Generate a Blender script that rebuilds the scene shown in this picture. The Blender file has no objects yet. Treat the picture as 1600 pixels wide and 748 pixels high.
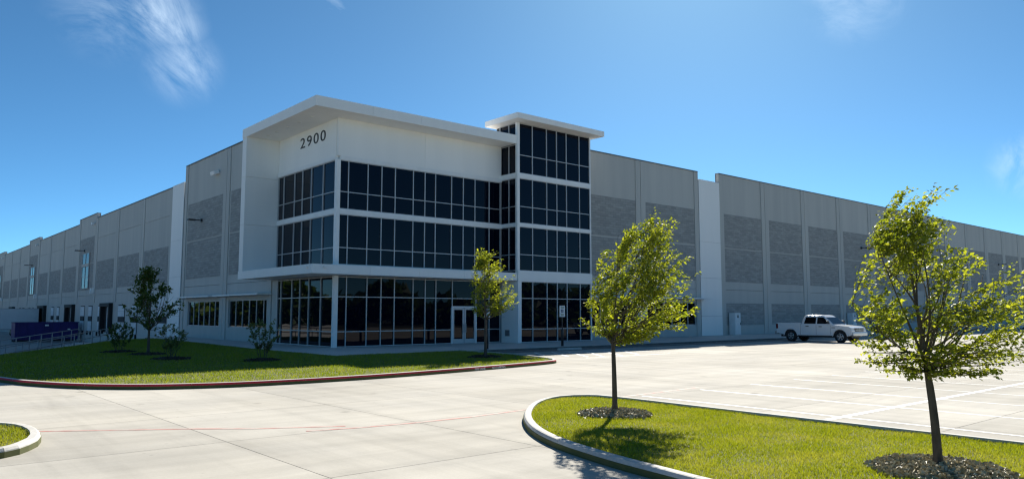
import bpy, bmesh, math, random
import numpy as np
from mathutils import Vector, Matrix, noise as mnoise

sc = bpy.context.scene
col = sc.collection
R_ = math.radians

# ------------------------------------------------------------------ camera
cam_d = bpy.data.cameras.new('camera')
cam_d.sensor_width = 36.0
cam_d.lens = 26.66
cam_d.clip_start = 0.1
cam_d.clip_end = 6000
cam = bpy.data.objects.new('camera', cam_d)
col.objects.link(cam)
cam.location = (-21.66, -41.66, 2.15)
cam.rotation_euler = (R_(90 + 5.54), 0, R_(-40.6))
sc.camera = cam

# ------------------------------------------------------------------ light
SUN = Vector((1.22, 0.86, 1.0)).normalized()          # towards the sun
SUN_EL = math.asin(SUN.z)
SUN_AZ = math.atan2(SUN.x, SUN.y)                     # from +Y towards +X
world = bpy.data.worlds.new('World')
sc.world = world
world.use_nodes = True
wt = world.node_tree
wt.nodes.clear()
def wn(t, **kw):
    n = wt.nodes.new(t)
    for k, v in kw.items():
        setattr(n, k, v)
    return n
sky = wn('ShaderNodeTexSky', sky_type='NISHITA', sun_disc=False)
sky.sun_elevation = SUN_EL
sky.sun_rotation = SUN_AZ
sky.altitude = 200
sky.air_density = 0.45
sky.dust_density = 0.2
sky.ozone_density = 10.0
bg = wn('ShaderNodeBackground')
bg.inputs['Strength'].default_value = 0.066
wout = wn('ShaderNodeOutputWorld')
# thin cirrus: streaked noise over the dome
tc = wn('ShaderNodeTexCoord')
sep = wn('ShaderNodeSeparateXYZ')
wt.links.new(tc.outputs['Generated'], sep.inputs[0])
def wm(op, a, b=None):
    n = wn('ShaderNodeMath', operation=op)
    for i, v in enumerate((a, b)):
        if v is None: continue
        if isinstance(v, (int, float)): n.inputs[i].default_value = v
        else: wt.links.new(v, n.inputs[i])
    return n.outputs[0]
zc = wm('MAXIMUM', sep.outputs['Z'], 0.04)
zc2 = wm('ADD', zc, 0.12)
comb = wn('ShaderNodeCombineXYZ')
wt.links.new(wm('DIVIDE', sep.outputs['X'], zc2), comb.inputs[0])
wt.links.new(wm('DIVIDE', sep.outputs['Y'], zc2), comb.inputs[1])
mp = wn('ShaderNodeMapping')
mp.inputs['Rotation'].default_value = (0, 0, R_(25))
mp.inputs['Scale'].default_value = (0.55, 1.25, 1)
wt.links.new(comb.outputs[0], mp.inputs[0])
nz = wn('ShaderNodeTexNoise')
nz.inputs['Scale'].default_value = 1.5
nz.inputs['Detail'].default_value = 7
nz.inputs['Roughness'].default_value = 0.58
nz.inputs['Distortion'].default_value = 0.9
wt.links.new(mp.outputs[0], nz.inputs['Vector'])
rmp = wn('ShaderNodeMapRange')
rmp.inputs['From Min'].default_value = 0.72
rmp.inputs['From Max'].default_value = 0.86
rmp.inputs['To Max'].default_value = 0.4
wt.links.new(nz.outputs['Fac'], rmp.inputs['Value'])
# one larger wisp that drifts over the left of the building
def blob(d, r0, r1):
    n = wn('ShaderNodeVectorMath', operation='DISTANCE')
    nrm = wn('ShaderNodeVectorMath', operation='NORMALIZE')
    wt.links.new(tc.outputs['Generated'], nrm.inputs[0])
    wt.links.new(nrm.outputs[0], n.inputs[0])
    n.inputs[1].default_value = d
    m = wn('ShaderNodeMapRange', interpolation_type='SMOOTHSTEP')
    m.inputs['From Min'].default_value = r1
    m.inputs['From Max'].default_value = r0
    wt.links.new(n.outputs['Value'], m.inputs['Value'])
    return m.outputs[0]
def pix_dir(x, y):
    f, th, az = 1185., R_(5.54), R_(40.6)
    F0 = Vector((math.sin(az), math.cos(az), 0)); Rr = Vector((math.cos(az), -math.sin(az), 0))
    fw = F0 * math.cos(th) + Vector((0, 0, math.sin(th))); up = Vector((0, 0, math.cos(th))) - F0 * math.sin(th)
    return (fw * f + Rr * (x - 800) - up * (y - 374)).normalized()
nz2 = wn('ShaderNodeTexNoise')
nz2.inputs['Scale'].default_value = 16
nz2.inputs['Detail'].default_value = 8
nz2.inputs['Roughness'].default_value = 0.66
nz2.inputs['Distortion'].default_value = 1.1
dh = (pix_dir(300, 125) - pix_dir(190, 0)).normalized()      # cirrus filaments run along this way
dt = wn('ShaderNodeVectorMath', operation='DOT_PRODUCT'); wt.links.new(tc.outputs['Generated'], dt.inputs[0]); dt.inputs[1].default_value = dh
sl = wn('ShaderNodeVectorMath', operation='SCALE'); sl.inputs[0].default_value = dh * .62; wt.links.new(dt.outputs['Value'], sl.inputs['Scale'])
sb = wn('ShaderNodeVectorMath', operation='SUBTRACT'); wt.links.new(tc.outputs['Generated'], sb.inputs[0]); wt.links.new(sl.outputs[0], sb.inputs[1])
wt.links.new(sb.outputs[0], nz2.inputs['Vector'])
acc = None
for (px, py, r, w) in ((250, 22, .056, .8), (278, 42, .04, .7), (175, 3, .085, .38), (285, 105, .055, .55), (1335, -12, .07, .5), (1604, 258, .045, .7)):
    b = wm('MULTIPLY', blob(pix_dir(px, py), 0.0, r), w)
    acc = b if acc is None else wm('MAXIMUM', acc, b)
nr = wn('ShaderNodeMapRange')
nr.inputs['From Min'].default_value = 0.40
nr.inputs['From Max'].default_value = 0.74
wt.links.new(nz2.outputs['Fac'], nr.inputs['Value'])
wisp = wm('MULTIPLY', acc, nr.outputs[0])
mask = wm('MINIMUM', wm('ADD', rmp.outputs[0], wisp), 0.8)
mix = wn('ShaderNodeMix', data_type='RGBA')
wt.links.new(mask, mix.inputs[0])
tint = wn('ShaderNodeVectorMath', operation='MULTIPLY')       # clear, slightly cyan spring air
wt.links.new(sky.outputs[0], tint.inputs[0])
tint.inputs[1].default_value = (0.82, 1.06, 0.84)
wt.links.new(tint.outputs[0], mix.inputs[6])
mix.inputs[7].default_value = (5.4, 6.6, 7.8, 1)
wt.links.new(mix.outputs[2], bg.inputs['Color'])
wt.links.new(bg.outputs[0], wout.inputs['Surface'])

sun_d = bpy.data.lights.new('sun', 'SUN')
sun_d.energy = 3.5
sun_d.angle = R_(0.53)
sun_d.color = (1.0, 0.945, 0.85)
sun = bpy.data.objects.new('sun', sun_d)
col.objects.link(sun)
sun.rotation_euler = (-SUN).to_track_quat('-Z', 'Y').to_euler()

sc.cycles.max_bounces = 12
sc.cycles.diffuse_bounces = 7
sc.cycles.filter_width = 1.3
vs = sc.view_settings
vs.view_transform = 'Standard'
vs.look = 'None'
vs.gamma = 1.0
vs.use_curve_mapping = False
vs.exposure = 1.42

# ------------------------------------------------------------------ materials
def new_mat(name):
    m = bpy.data.materials.new(name)
    m.use_nodes = True
    nt = m.node_tree
    return m, nt, nt.nodes['Principled BSDF']
def plain(name, c, rough=0.6, metal=0.0, spec=0.5):
    m, nt, b = new_mat(name)
    b.inputs['Base Color'].default_value = (*c, 1)
    b.inputs['Roughness'].default_value = rough
    b.inputs['Metallic'].default_value = metal
    b.inputs['Specular IOR Level'].default_value = spec
    return m
def worn(name, c, c2, rough=0.75, scale=(1, 1, 1), nscale=1.0, detail=6, lo=.35, hi=.65, bump=0.0, bscale=30, bdist=.01, rnd=0.0, spec=0.4, fine=0.0):
    """two tones mixed by world-space noise, per-object brightness jitter, fine bump"""
    m, nt, b = new_mat(name)
    N = nt.nodes.new; L = nt.links.new
    geo = N('ShaderNodeNewGeometry')
    mp = N('ShaderNodeMapping'); mp.inputs['Scale'].default_value = scale
    L(geo.outputs['Position'], mp.inputs[0])
    n = N('ShaderNodeTexNoise'); n.inputs['Scale'].default_value = nscale; n.inputs['Detail'].default_value = detail; n.inputs['Roughness'].default_value = .6
    L(mp.outputs[0], n.inputs['Vector'])
    r = N('ShaderNodeMapRange'); r.inputs['From Min'].default_value = lo; r.inputs['From Max'].default_value = hi
    L(n.outputs['Fac'], r.inputs['Value'])
    mx = N('ShaderNodeMix'); mx.data_type = 'RGBA'
    L(r.outputs[0], mx.inputs[0]); mx.inputs[6].default_value = (*c, 1); mx.inputs[7].default_value = (*c2, 1)
    out = mx.outputs[2]
    if fine:
        n3 = N('ShaderNodeTexNoise'); n3.inputs['Scale'].default_value = 14; n3.inputs['Detail'].default_value = 8; n3.inputs['Roughness'].default_value = .7
        L(geo.outputs['Position'], n3.inputs['Vector'])
        r3 = N('ShaderNodeMapRange'); r3.inputs['From Min'].default_value = .3; r3.inputs['From Max'].default_value = .7
        r3.inputs['To Min'].default_value = 1 - fine; r3.inputs['To Max'].default_value = 1 + fine
        L(n3.outputs['Fac'], r3.inputs['Value'])
        h = N('ShaderNodeVectorMath'); h.operation = 'SCALE'
        L(out, h.inputs[0]); L(r3.outputs[0], h.inputs['Scale']); out = h.outputs[0]
    if rnd:
        oi = N('ShaderNodeObjectInfo')
        r2 = N('ShaderNodeMapRange'); r2.inputs['To Min'].default_value = 1 - rnd; r2.inputs['To Max'].default_value = 1 + rnd
        L(oi.outputs['Random'], r2.inputs['Value'])
        h = N('ShaderNodeVectorMath'); h.operation = 'SCALE'
        L(out, h.inputs[0]); L(r2.outputs[0], h.inputs['Scale']); out = h.outputs[0]
    L(out, b.inputs['Base Color'])
    b.inputs['Roughness'].default_value = rough
    b.inputs['Specular IOR Level'].default_value = spec
    if bump:
        n2 = N('ShaderNodeTexNoise'); n2.inputs['Scale'].default_value = bscale; n2.inputs['Detail'].default_value = 5
        L(mp.outputs[0], n2.inputs['Vector'])
        bp = N('ShaderNodeBump'); bp.inputs['Strength'].default_value = bump; bp.inputs['Distance'].default_value = bdist
        L(n2.outputs['Fac'], bp.inputs['Height']); L(bp.outputs[0], b.inputs['Normal'])
    return m

def pavement_mat():
    m, nt, b = new_mat('pavement_concrete')
    N = nt.nodes.new; L = nt.links.new
    geo = N('ShaderNodeNewGeometry')
    def noise(scale, mscale, rot, det, rough=.6):
        mp = N('ShaderNodeMapping'); mp.inputs['Scale'].default_value = mscale; mp.inputs['Rotation'].default_value = (0, 0, rot)
        L(geo.outputs['Position'], mp.inputs[0])
        n = N('ShaderNodeTexNoise'); n.inputs['Scale'].default_value = scale; n.inputs['Detail'].default_value = det; n.inputs['Roughness'].default_value = rough
        n.inputs['Distortion'].default_value = .4
        L(mp.outputs[0], n.inputs['Vector']); return n.outputs['Fac']
    def rng(v, a, b_, c, d):
        r = N('ShaderNodeMapRange'); r.inputs['From Min'].default_value = a; r.inputs['From Max'].default_value = b_
        r.inputs['To Min'].default_value = c; r.inputs['To Max'].default_value = d; L(v, r.inputs['Value']); return r.outputs[0]
    def mul(a, b_):
        n = N('ShaderNodeMath'); n.operation = 'MULTIPLY'; L(a, n.inputs[0])
        L(b_, n.inputs[1]); return n.outputs[0]
    big = rng(noise(.16, (1, 1, 1), 0, 5), .33, .68, .84, 1.08)
    streak = rng(noise(.9, (.22, 1.6, 1), R_(8), 6), .35, .7, 1.05, .87)
    streak2 = rng(noise(.7, (2.2, .16, 1), R_(-6), 6), .46, .75, 1.0, .82)
    spot = rng(noise(2.6, (1, 1, 1), 0, 3), .68, .78, 1.0, .80)
    fine = rng(noise(22, (1, 1, 1), 0, 6, .75), .3, .7, .95, 1.05)
    oi = N('ShaderNodeObjectInfo')
    rnd = rng(oi.outputs['Random'], 0, 1, .94, 1.06)
    vo = N('ShaderNodeTexVoronoi'); vo.inputs['Scale'].default_value = .55; L(geo.outputs['Position'], vo.inputs['Vector'])
    vo2 = N('ShaderNodeTexVoronoi'); vo2.inputs['Scale'].default_value = 1.7; L(geo.outputs['Position'], vo2.inputs['Vector'])
    drip = mul(rng(vo.outputs['Distance'], .035, .09, .62, 1.0), rng(vo2.outputs['Distance'], .03, .07, .8, 1.0))
    rnd = mul(rnd, drip)
    v = mul(mul(mul(big, streak), mul(streak2, spot)), mul(fine, rnd))
    warm = noise(.3, (1, 1, 1), 0, 3)
    mx = N('ShaderNodeMix'); mx.data_type = 'RGBA'; L(rng(warm, .3, .7, 0, 1), mx.inputs[0])
    mx.inputs[6].default_value = (.495, .467, .406, 1); mx.inputs[7].default_value = (.476, .455, .408, 1)
    h = N('ShaderNodeVectorMath'); h.operation = 'SCALE'; L(mx.outputs[2], h.inputs[0]); L(v, h.inputs['Scale'])
    L(h.outputs[0], b.inputs['Base Color'])
    b.inputs['Roughness'].default_value = .9; b.inputs['Specular IOR Level'].default_value = .08
    n2 = noise(40, (1, 1, 1), 0, 5)
    bp = N('ShaderNodeBump'); bp.inputs['Strength'].default_value = .25; bp.inputs['Distance'].default_value = .006
    L(n2, bp.inputs['Height']); L(bp.outputs[0], b.inputs['Normal'])
    return m

def brick_mat():
    """thin dark formliner brick courses, uneven"""
    m, nt, b = new_mat('dark_formliner_brick')
    N = nt.nodes.new; L = nt.links.new
    geo = N('ShaderNodeNewGeometry'); sp = N('ShaderNodeSeparateXYZ'); L(geo.outputs['Position'], sp.inputs[0])
    ad = N('ShaderNodeMath'); L(sp.outputs[0], ad.inputs[0]); L(sp.outputs[1], ad.inputs[1])
    cb = N('ShaderNodeCombineXYZ'); L(ad.outputs[0], cb.inputs[0]); L(sp.outputs[2], cb.inputs[1])
    br = N('ShaderNodeTexBrick'); br.inputs['Scale'].default_value = 1
    br.inputs['Brick Width'].default_value = .62; br.inputs['Row Height'].default_value = .2; br.inputs['Mortar Size'].default_value = .012
    br.inputs['Color1'].default_value = (.285, .287, .275, 1); br.inputs['Color2'].default_value = (.36, .36, .34, 1); br.inputs['Mortar'].default_value = (.23, .232, .225, 1)
    L(cb.outputs[0], br.inputs['Vector'])
    mp = N('ShaderNodeMapping'); mp.inputs['Scale'].default_value = (.7, 3.2, 1); L(cb.outputs[0], mp.inputs[0])
    n = N('ShaderNodeTexNoise'); n.inputs['Scale'].default_value = 1.1; n.inputs['Detail'].default_value = 7; n.inputs['Roughness'].default_value = .65; n.inputs['Distortion'].default_value = .7
    L(mp.outputs[0], n.inputs['Vector'])
    r = N('ShaderNodeMapRange'); r.inputs['From Min'].default_value = .3; r.inputs['From Max'].default_value = .7; r.inputs['To Min'].default_value = .86; r.inputs['To Max'].default_value = 1.12
    L(n.outputs['Fac'], r.inputs['Value'])
    h = N('ShaderNodeVectorMath'); h.operation = 'SCALE'; L(br.outputs['Color'], h.inputs[0]); L(r.outputs[0], h.inputs['Scale'])
    L(h.outputs[0], b.inputs['Base Color']); b.inputs['Roughness'].default_value = .9
    bp = N('ShaderNodeBump'); bp.inputs['Strength'].default_value = .5; bp.inputs['Distance'].default_value = .04
    L(n.outputs['Fac'], bp.inputs['Height']); L(bp.outputs[0], b.inputs['Normal'])
    return m

def leaf_mat(name, c1, c2, tr=.45, dry=None):
    m, nt, b = new_mat(name)
    N = nt.nodes.new; L = nt.links.new
    geo = N('ShaderNodeNewGeometry')
    mx = N('ShaderNodeMix'); mx.data_type = 'RGBA'
    L(geo.outputs['Random Per Island'], mx.inputs[0]); mx.inputs[6].default_value = (*c1, 1); mx.inputs[7].default_value = (*c2, 1)
    if dry:                                              # thin, drier patches in the turf
        nd = N('ShaderNodeTexNoise'); nd.inputs['Scale'].default_value = .9; nd.inputs['Detail'].default_value = 5; nd.inputs['Roughness'].default_value = .65
        L(geo.outputs['Position'], nd.inputs['Vector'])
        rd = N('ShaderNodeMapRange'); rd.inputs['From Min'].default_value = .46; rd.inputs['From Max'].default_value = .72; rd.inputs['To Max'].default_value = .75
        L(nd.outputs['Fac'], rd.inputs['Value'])
        m2 = N('ShaderNodeMix'); m2.data_type = 'RGBA'; L(rd.outputs[0], m2.inputs[0]); L(mx.outputs[2], m2.inputs[6]); m2.inputs[7].default_value = (*dry, 1)
        mx = m2
    L(mx.outputs[2], b.inputs['Base Color']); b.inputs['Roughness'].default_value = .5; b.inputs['Specular IOR Level'].default_value = .35
    t = N('ShaderNodeBsdfTranslucent')
    h = N('ShaderNodeVectorMath'); h.operation = 'MULTIPLY'; L(mx.outputs[2], h.inputs[0]); h.inputs[1].default_value = (1.35, 1.32, .5)
    L(h.outputs[0], t.inputs[0])
    ms = N('ShaderNodeMixShader'); ms.inputs[0].default_value = tr
    L(b.outputs[0], ms.inputs[1]); L(t.outputs[0], ms.inputs[2])
    L(ms.outputs[0], nt.nodes['Material Output'].inputs['Surface'])
    return m

M = {}
M['pave'] = pavement_mat()
M['joint'] = worn('joint_sealant_and_subbase', (.20, .19, .17), (.13, .125, .115), .95, nscale=2)
M['walk'] = worn('sidewalk_concrete', (.54, .51, .46), (.61, .58, .525), .85, nscale=.5, bump=.2, rnd=.04, fine=.06)
M['kerb'] = worn('kerb_concrete', (.47, .455, .42), (.58, .56, .52), .85, nscale=1.2, bump=.3, bscale=20, rnd=.05, fine=.10)
M['kerb_red'] = worn('kerb_red_paint', (.70, .035, .055), (.55, .03, .048), .7, nscale=1.5, bump=.15, rnd=.08, fine=.12)
M['paint_white'] = worn('white_road_paint', (.80, .80, .78), (.62, .60, .56), .7, nscale=3, lo=.45, hi=.75, fine=.08)
M['paint_red'] = worn('faded_red_road_paint', (.52, .20, .17), (.52, .42, .37), .75, nscale=2.2, lo=.42, hi=.62, fine=.1)
M['grey'] = worn('grey_painted_concrete', (.53, .52, .48), (.475, .47, .44), .82, scale=(1.5, 1.5, .10), nscale=.6, bump=.12, bscale=25, rnd=.03, fine=.03)
M['reveal'] = plain('reveal_shadow_grey', (.17, .175, .172), .9)
M['brick'] = brick_mat()
M['white'] = worn('white_painted_concrete', (.92, .90, .86), (.88, .865, .83), .75, scale=(1.4, 1.4, .10), nscale=.6, bump=.1, bscale=20, rnd=.015, fine=.02)
M['metal_white'] = worn('white_aluminium', (.88, .87, .84), (.82, .81, .79), .5, nscale=1.5, rnd=.02)
M['mull'] = plain('mullion_aluminium', (.54, .54, .54), .42, .25)
M['coping'] = plain('coping_metal', (.17, .18, .19), .5, .3)
M['roof'] = worn('roof_membrane', (.72, .71, .68), (.62, .61, .58), .9, nscale=.2)
M['black'] = plain('black_rubber', (.012, .012, .013), .7)
M['dark'] = plain('dark_bronze_metal', (.02, .021, .023), .45)
M['door_white'] = worn('dock_door_white', (.72, .73, .73), (.62, .63, .64), .6, nscale=1.2, rnd=.03)
M['galv'] = worn('galvanised_steel', (.30, .31, .32), (.22, .23, .24), .45, nscale=4, spec=.5)
M['cabinet'] = worn('white_cabinet_metal', (.78, .78, .77), (.70, .70, .69), .5, nscale=2)
M['ink'] = plain('black_letter', (.012, .012, .013), .45)
M['lamp'] = plain('lamp_lens', (.75, .73, .66), .3)
def glass(name, c, rough, ior):
    m, nt, b = new_mat(name)
    b.inputs['Base Color'].default_value = (*c, 1); b.inputs['Roughness'].default_value = rough; b.inputs['IOR'].default_value = ior; b.inputs['Specular IOR Level'].default_value = .19
    N = nt.nodes.new; L = nt.links.new
    geo = N('ShaderNodeNewGeometry'); n = N('ShaderNodeTexNoise'); n.inputs['Scale'].default_value = .55; n.inputs['Detail'].default_value = 1
    L(geo.outputs['Position'], n.inputs['Vector'])
    bp = N('ShaderNodeBump'); bp.inputs['Strength'].default_value = .03; bp.inputs['Distance'].default_value = .1
    L(n.outputs['Fac'], bp.inputs['Height']); L(bp.outputs[0], b.inputs['Normal'])
    return m
M['glass'] = glass('dark_tinted_glass', (.001, .0028, .010), .012, 1.52)
M['car_glass'] = plain('dark_car_glass', (.004, .005, .006), .05, 0, .15)
M['vision'] = glass('clear_stair_glass', (.02, .03, .04), .02, 1.55)
M['soil'] = worn('turf_soil', (.085, .10, .03), (.12, .115, .045), .95, nscale=2.5)
M['field'] = worn('dry_field', (.075, .072, .035), (.05, .06, .024), .95, nscale=.02, detail=8)
M['court'] = worn('truck_court_concrete', (.40, .385, .355), (.31, .30, .28), .85, nscale=.25, fine=.06)
M['mulch'] = leaf_mat('pale_wood_mulch', (.20, .18, .105), (.58, .51, .345), .0)
M['mulch_dark'] = leaf_mat('dark_bark_mulch', (.035, .024, .017), (.08, .058, .04), .0)
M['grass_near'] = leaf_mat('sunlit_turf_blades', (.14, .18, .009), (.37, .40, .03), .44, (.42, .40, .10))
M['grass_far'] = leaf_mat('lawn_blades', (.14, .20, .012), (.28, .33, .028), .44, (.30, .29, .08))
M['leaf_a'] = leaf_mat('elm_leaves', (.12, .17, .013), (.40, .42, .05), .54)
M['leaf_b'] = leaf_mat('elm_leaves_bright', (.12, .17, .014), (.41, .43, .055), .54)
M['leaf_dark'] = leaf_mat('oak_leaves', (.045, .09, .02), (.10, .16, .04), .4)
M['leaf_shrub'] = leaf_mat('shrub_leaves', (.08, .12, .045), (.16, .21, .08), .4)
M['bark'] = worn('grey_brown_bark', (.13, .105, .08), (.07, .056, .043), .95, scale=(1, 1, .3), nscale=14, bump=.8, bscale=22, bdist=.02)
M['twig'] = worn('twig_bark', (.14, .115, .075), (.08, .066, .045), .9, nscale=8)
M['stake'] = plain('stake_green', (.05, .06, .04), .7)
M['car_white'] = plain('white_car_paint', (.78, .78, .77), .22, 0, .6)
M['car_white'].node_tree.nodes['Principled BSDF'].inputs['Coat Weight'].default_value = .6
M['tyre'] = plain('tyre_rubber', (.016, .016, .017), .85)
M['alloy'] = plain('alloy_wheel', (.62, .63, .64), .28, .85)
M['chrome'] = plain('bumper_chrome', (.62, .63, .64), .25, .8)
M['trim'] = plain('black_trim', (.015, .015, .016), .55)
M['red_lens'] = plain('red_tail_lens', (.16, .008, .01), .2)
M['clear_lens'] = plain('headlamp_lens', (.55, .57, .58), .12)
M['purple'] = worn('purple_steel', (.035, .018, .15), (.028, .016, .11), .5, nscale=1.0, rnd=.02, fine=.06)
M['trailer'] = worn('trailer_white_aluminium', (.66, .68, .69), (.58, .60, .62), .4, nscale=.6)
M['blue'] = plain('sign_blue', (.012, .05, .14), .5)
M['green'] = plain('sign_green', (.03, .16, .09), .5)
M['sign'] = plain('sign_white', (.78, .79, .78), .45)

# ------------------------------------------------------------------ helpers
W = {}                                               # world origin of every object (unrotated ones)
def origin(p): return W.get(p.name, Vector((0, 0, 0))) if p else Vector((0, 0, 0))
def link(name, data, parent=None, loc=(0, 0, 0), rot=None):
    o = bpy.data.objects.new(name, data)
    col.objects.link(o)
    loc = Vector(loc)
    if parent:
        o.parent = parent
        o.location = loc - origin(parent)
    else:
        o.location = loc
    if rot: o.rotation_euler = rot
    W[o.name] = loc
    return o
def tag(o, label=None, cat=None, group=None, kind=None):
    if label: o['label'] = label
    if cat: o['category'] = cat
    if group: o['group'] = group
    if kind: o['kind'] = kind
    return o
def empty(name, loc, label=None, cat=None, group=None, kind=None, rz=0):
    o = link(name, None, None, loc)
    o.empty_display_size = .2
    o.rotation_euler = (0, 0, rz)
    return tag(o, label, cat, group, kind)
BOX = {}
def box_mesh(dx, dy, dz, mat, bev=0):
    k = (round(dx, 4), round(dy, 4), round(dz, 4), mat, bev)
    if k in BOX: return BOX[k]
    me = bpy.data.meshes.new('box')
    bm = bmesh.new()
    bmesh.ops.create_cube(bm, size=1)
    for v in bm.verts: v.co = Vector((v.co.x * dx, v.co.y * dy, v.co.z * dz))
    if bev: bmesh.ops.bevel(bm, geom=bm.edges[:], offset=bev, segments=2, affect='EDGES', profile=.6)
    bm.to_mesh(me); bm.free()
    me.materials.append(M[mat])
    BOX[k] = me
    return me
def box(name, mat, parent, x0, x1, y0, y1, z0, z1, bev=0, rot=None):
    c = Vector(((x0 + x1) / 2, (y0 + y1) / 2, (z0 + z1) / 2))
    return link(name, box_mesh(abs(x1 - x0), abs(y1 - y0), abs(z1 - z0), mat, bev), parent, c, rot)
def pyd(name, verts, faces, mat, parent=None, loc=(0, 0, 0), smooth=False, mats=None, midx=None):
    """verts are relative to loc"""
    me = bpy.data.meshes.new(name)
    me.from_pydata(verts, [], faces)
    for m in (mats or [mat]): me.materials.append(M[m])
    if midx is not None: me.polygons.foreach_set('material_index', midx)
    if smooth: me.polygons.foreach_set('use_smooth', [True] * len(me.polygons))
    me.update()
    return link(name, me, parent, loc)
def tri_mesh(name, V, F, mat, parent=None, loc=(0, 0, 0)):
    """numpy verts (n,3), faces (m,k)"""
    me = bpy.data.meshes.new(name)
    k = F.shape[1]
    me.vertices.add(len(V)); me.vertices.foreach_set('co', V.astype(np.float32).ravel())
    me.loops.add(F.size); me.loops.foreach_set('vertex_index', F.astype(np.int32).ravel())
    me.polygons.add(len(F)); me.polygons.foreach_set('loop_start', np.arange(0, F.size, k, dtype=np.int32))
    me.materials.append(M[mat])
    me.update(calc_edges=True); me.validate()
    return link(name, me, parent, loc)
def tube_geo(path, radii, n=7, cap=True):
    P = [Vector(p) for p in path]
    V, F = [], []
    ref = Vector((0.31, 0.83, 0.12))
    for i, p in enumerate(P):
        t = (P[min(i + 1, len(P) - 1)] - P[max(i - 1, 0)]).normalized()
        u = t.cross(ref)
        if u.length < 1e-3: u = t.cross(Vector((1, 0, 0)))
        u.normalize(); w = t.cross(u)
        for k in range(n):
            a = 2 * math.pi * k / n
            V.append(p + (u * math.cos(a) + w * math.sin(a)) * radii[i])
    for i in range(len(P) - 1):
        for k in range(n):
            a, b = i * n + k, i * n + (k + 1) % n
            F.append((a, b, b + n, a + n))
    if cap:
        F.append(tuple(range(n - 1, -1, -1)))
        F.append(tuple(range((len(P) - 1) * n, len(P) * n)))
    return V, F
def merge(parts):
    V, F = [], []
    for v, f in parts:
        o = len(V); V += list(v); F += [tuple(i + o for i in q) for q in f]
    return V, F
def tube(name, mat, parent, path, r, n=8, loc=(0, 0, 0), smooth=True):
    rr = r if isinstance(r, (list, tuple)) else [r] * len(path)
    V, F = tube_geo([Vector(p) - Vector(loc) for p in path], rr, n)
    return pyd(name, [tuple(v) for v in V], F, mat, parent, loc, smooth)
def text(name, body, mat, parent, loc, size, rot, sx=1.0, extrude=.01, align='LEFT'):
    cu = bpy.data.curves.new(name, 'FONT')
    cu.body = body; cu.size = size; cu.extrude = extrude; cu.align_x = align
    tmp = bpy.data.objects.new(name + '_tmp', cu)
    col.objects.link(tmp)
    dg = bpy.context.evaluated_depsgraph_get(); dg.update()
    me = bpy.data.meshes.new_from_object(tmp.evaluated_get(dg))
    bpy.data.objects.remove(tmp); bpy.data.curves.remove(cu)
    for v in me.vertices: v.co.x *= sx
    me.materials.clear(); me.materials.append(M[mat])
    return link(name, me, parent, loc, rot)
def spline(pts, step=.35, closed=False):
    P = [Vector((p[0], p[1], 0)) for p in pts]
    n = len(P); out = []
    rng = range(n if closed else n - 1)
    for i in rng:
        p0 = P[(i - 1) % n] if closed or i > 0 else P[0] * 2 - P[1]
        p1, p2 = P[i], P[(i + 1) % n]
        p3 = P[(i + 2) % n] if closed or i + 2 < n else P[-1] * 2 - P[-2]
        k = max(1, int((p2 - p1).length / step))
        for j in range(k):
            t = j / k
            out.append(.5 * ((2 * p1) + (p2 - p0) * t + (2 * p0 - 5 * p1 + 4 * p2 - p3) * t * t + (3 * p1 - p0 - 3 * p2 + p3) * t ** 3))
    if not closed: out.append(P[-1])
    return out
def inside(poly, pts):
    """numpy point in polygon"""
    x, y = pts[:, 0], pts[:, 1]; r = np.zeros(len(pts), bool)
    n = len(poly)
    for i in range(n):
        x1, y1 = poly[i][0], poly[i][1]; x2, y2 = poly[(i + 1) % n][0], poly[(i + 1) % n][1]
        c = ((y1 > y) != (y2 > y))
        with np.errstate(divide='ignore', invalid='ignore'):
            xi = (x2 - x1) * (y - y1) / (y2 - y1 + 1e-12) + x1
        r ^= c & (x < xi)
    return r
def sheet(name, poly, z, mat, zb=None, kind='structure', parent=None):
    V = [(p[0], p[1], z) for p in poly]; F = [tuple(range(len(poly)))]
    if zb is not None:
        n = len(poly)
        V += [(p[0], p[1], zb) for p in poly]
        F += [(i, i + n, (i + 1) % n + n, (i + 1) % n) for i in range(n)]
    o = pyd(name, V, F, mat, parent)
    if not parent: tag(o, kind=kind)
    return o

# ================================================================== SETTING
g = sheet('ground', [(-2500, -2500), (2500, -2500), (2500, 2500), (-2500, 2500)], -1.75, 'field')
court = sheet('truck_court', [(-90, -6), (1.0, -6), (1.0, 200), (-90, 200)], -1.40, 'court')
# plateau that carries the lot: its edge drops to the truck court along the ramp
PLAT = [(-60, -50), (170, -50), (170, 1.0), (-.2, 1.0), (-.2, 29.3), (-5.2, 27.0), (-6.6, 24.0), (-11.8, 12.9), (-16.3, 4.2), (-20.5, -4.5), (-60, -9)]
lot = sheet('parking_lot', PLAT, -0.03, 'joint', -1.6)
# concrete slabs, one by one
random.seed(4)
SX, SY, SP = -16.83, -28.65, 3.7
n_slab = 0
for i in range(-4, 16):
    for j in range(-5, 6):
        x0, y0 = SX + i * SP, SY + j * SP
        if j == 5 and x0 > -12: continue
        if x0 > 34 and y0 < -32: continue
        cx_, cy_ = x0 + SP / 2, y0 + SP / 2
        if -11.5 < cx_ < 0 and -16 < cy_: continue        # under the lawn
        box('concrete_slab', 'pave', lot, x0 + .007, x0 + SP - .007, y0 + .007, y0 + SP - .007, -.028, 0)
        n_slab += 1
far_sheets = [(SX + 16 * SP, 168, -69, -7.0), (SX - 20 * SP, SX - 4 * SP, -68, SY + 5 * SP), (SX - 4 * SP, 168, -48, SY - 5 * SP)]
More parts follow.
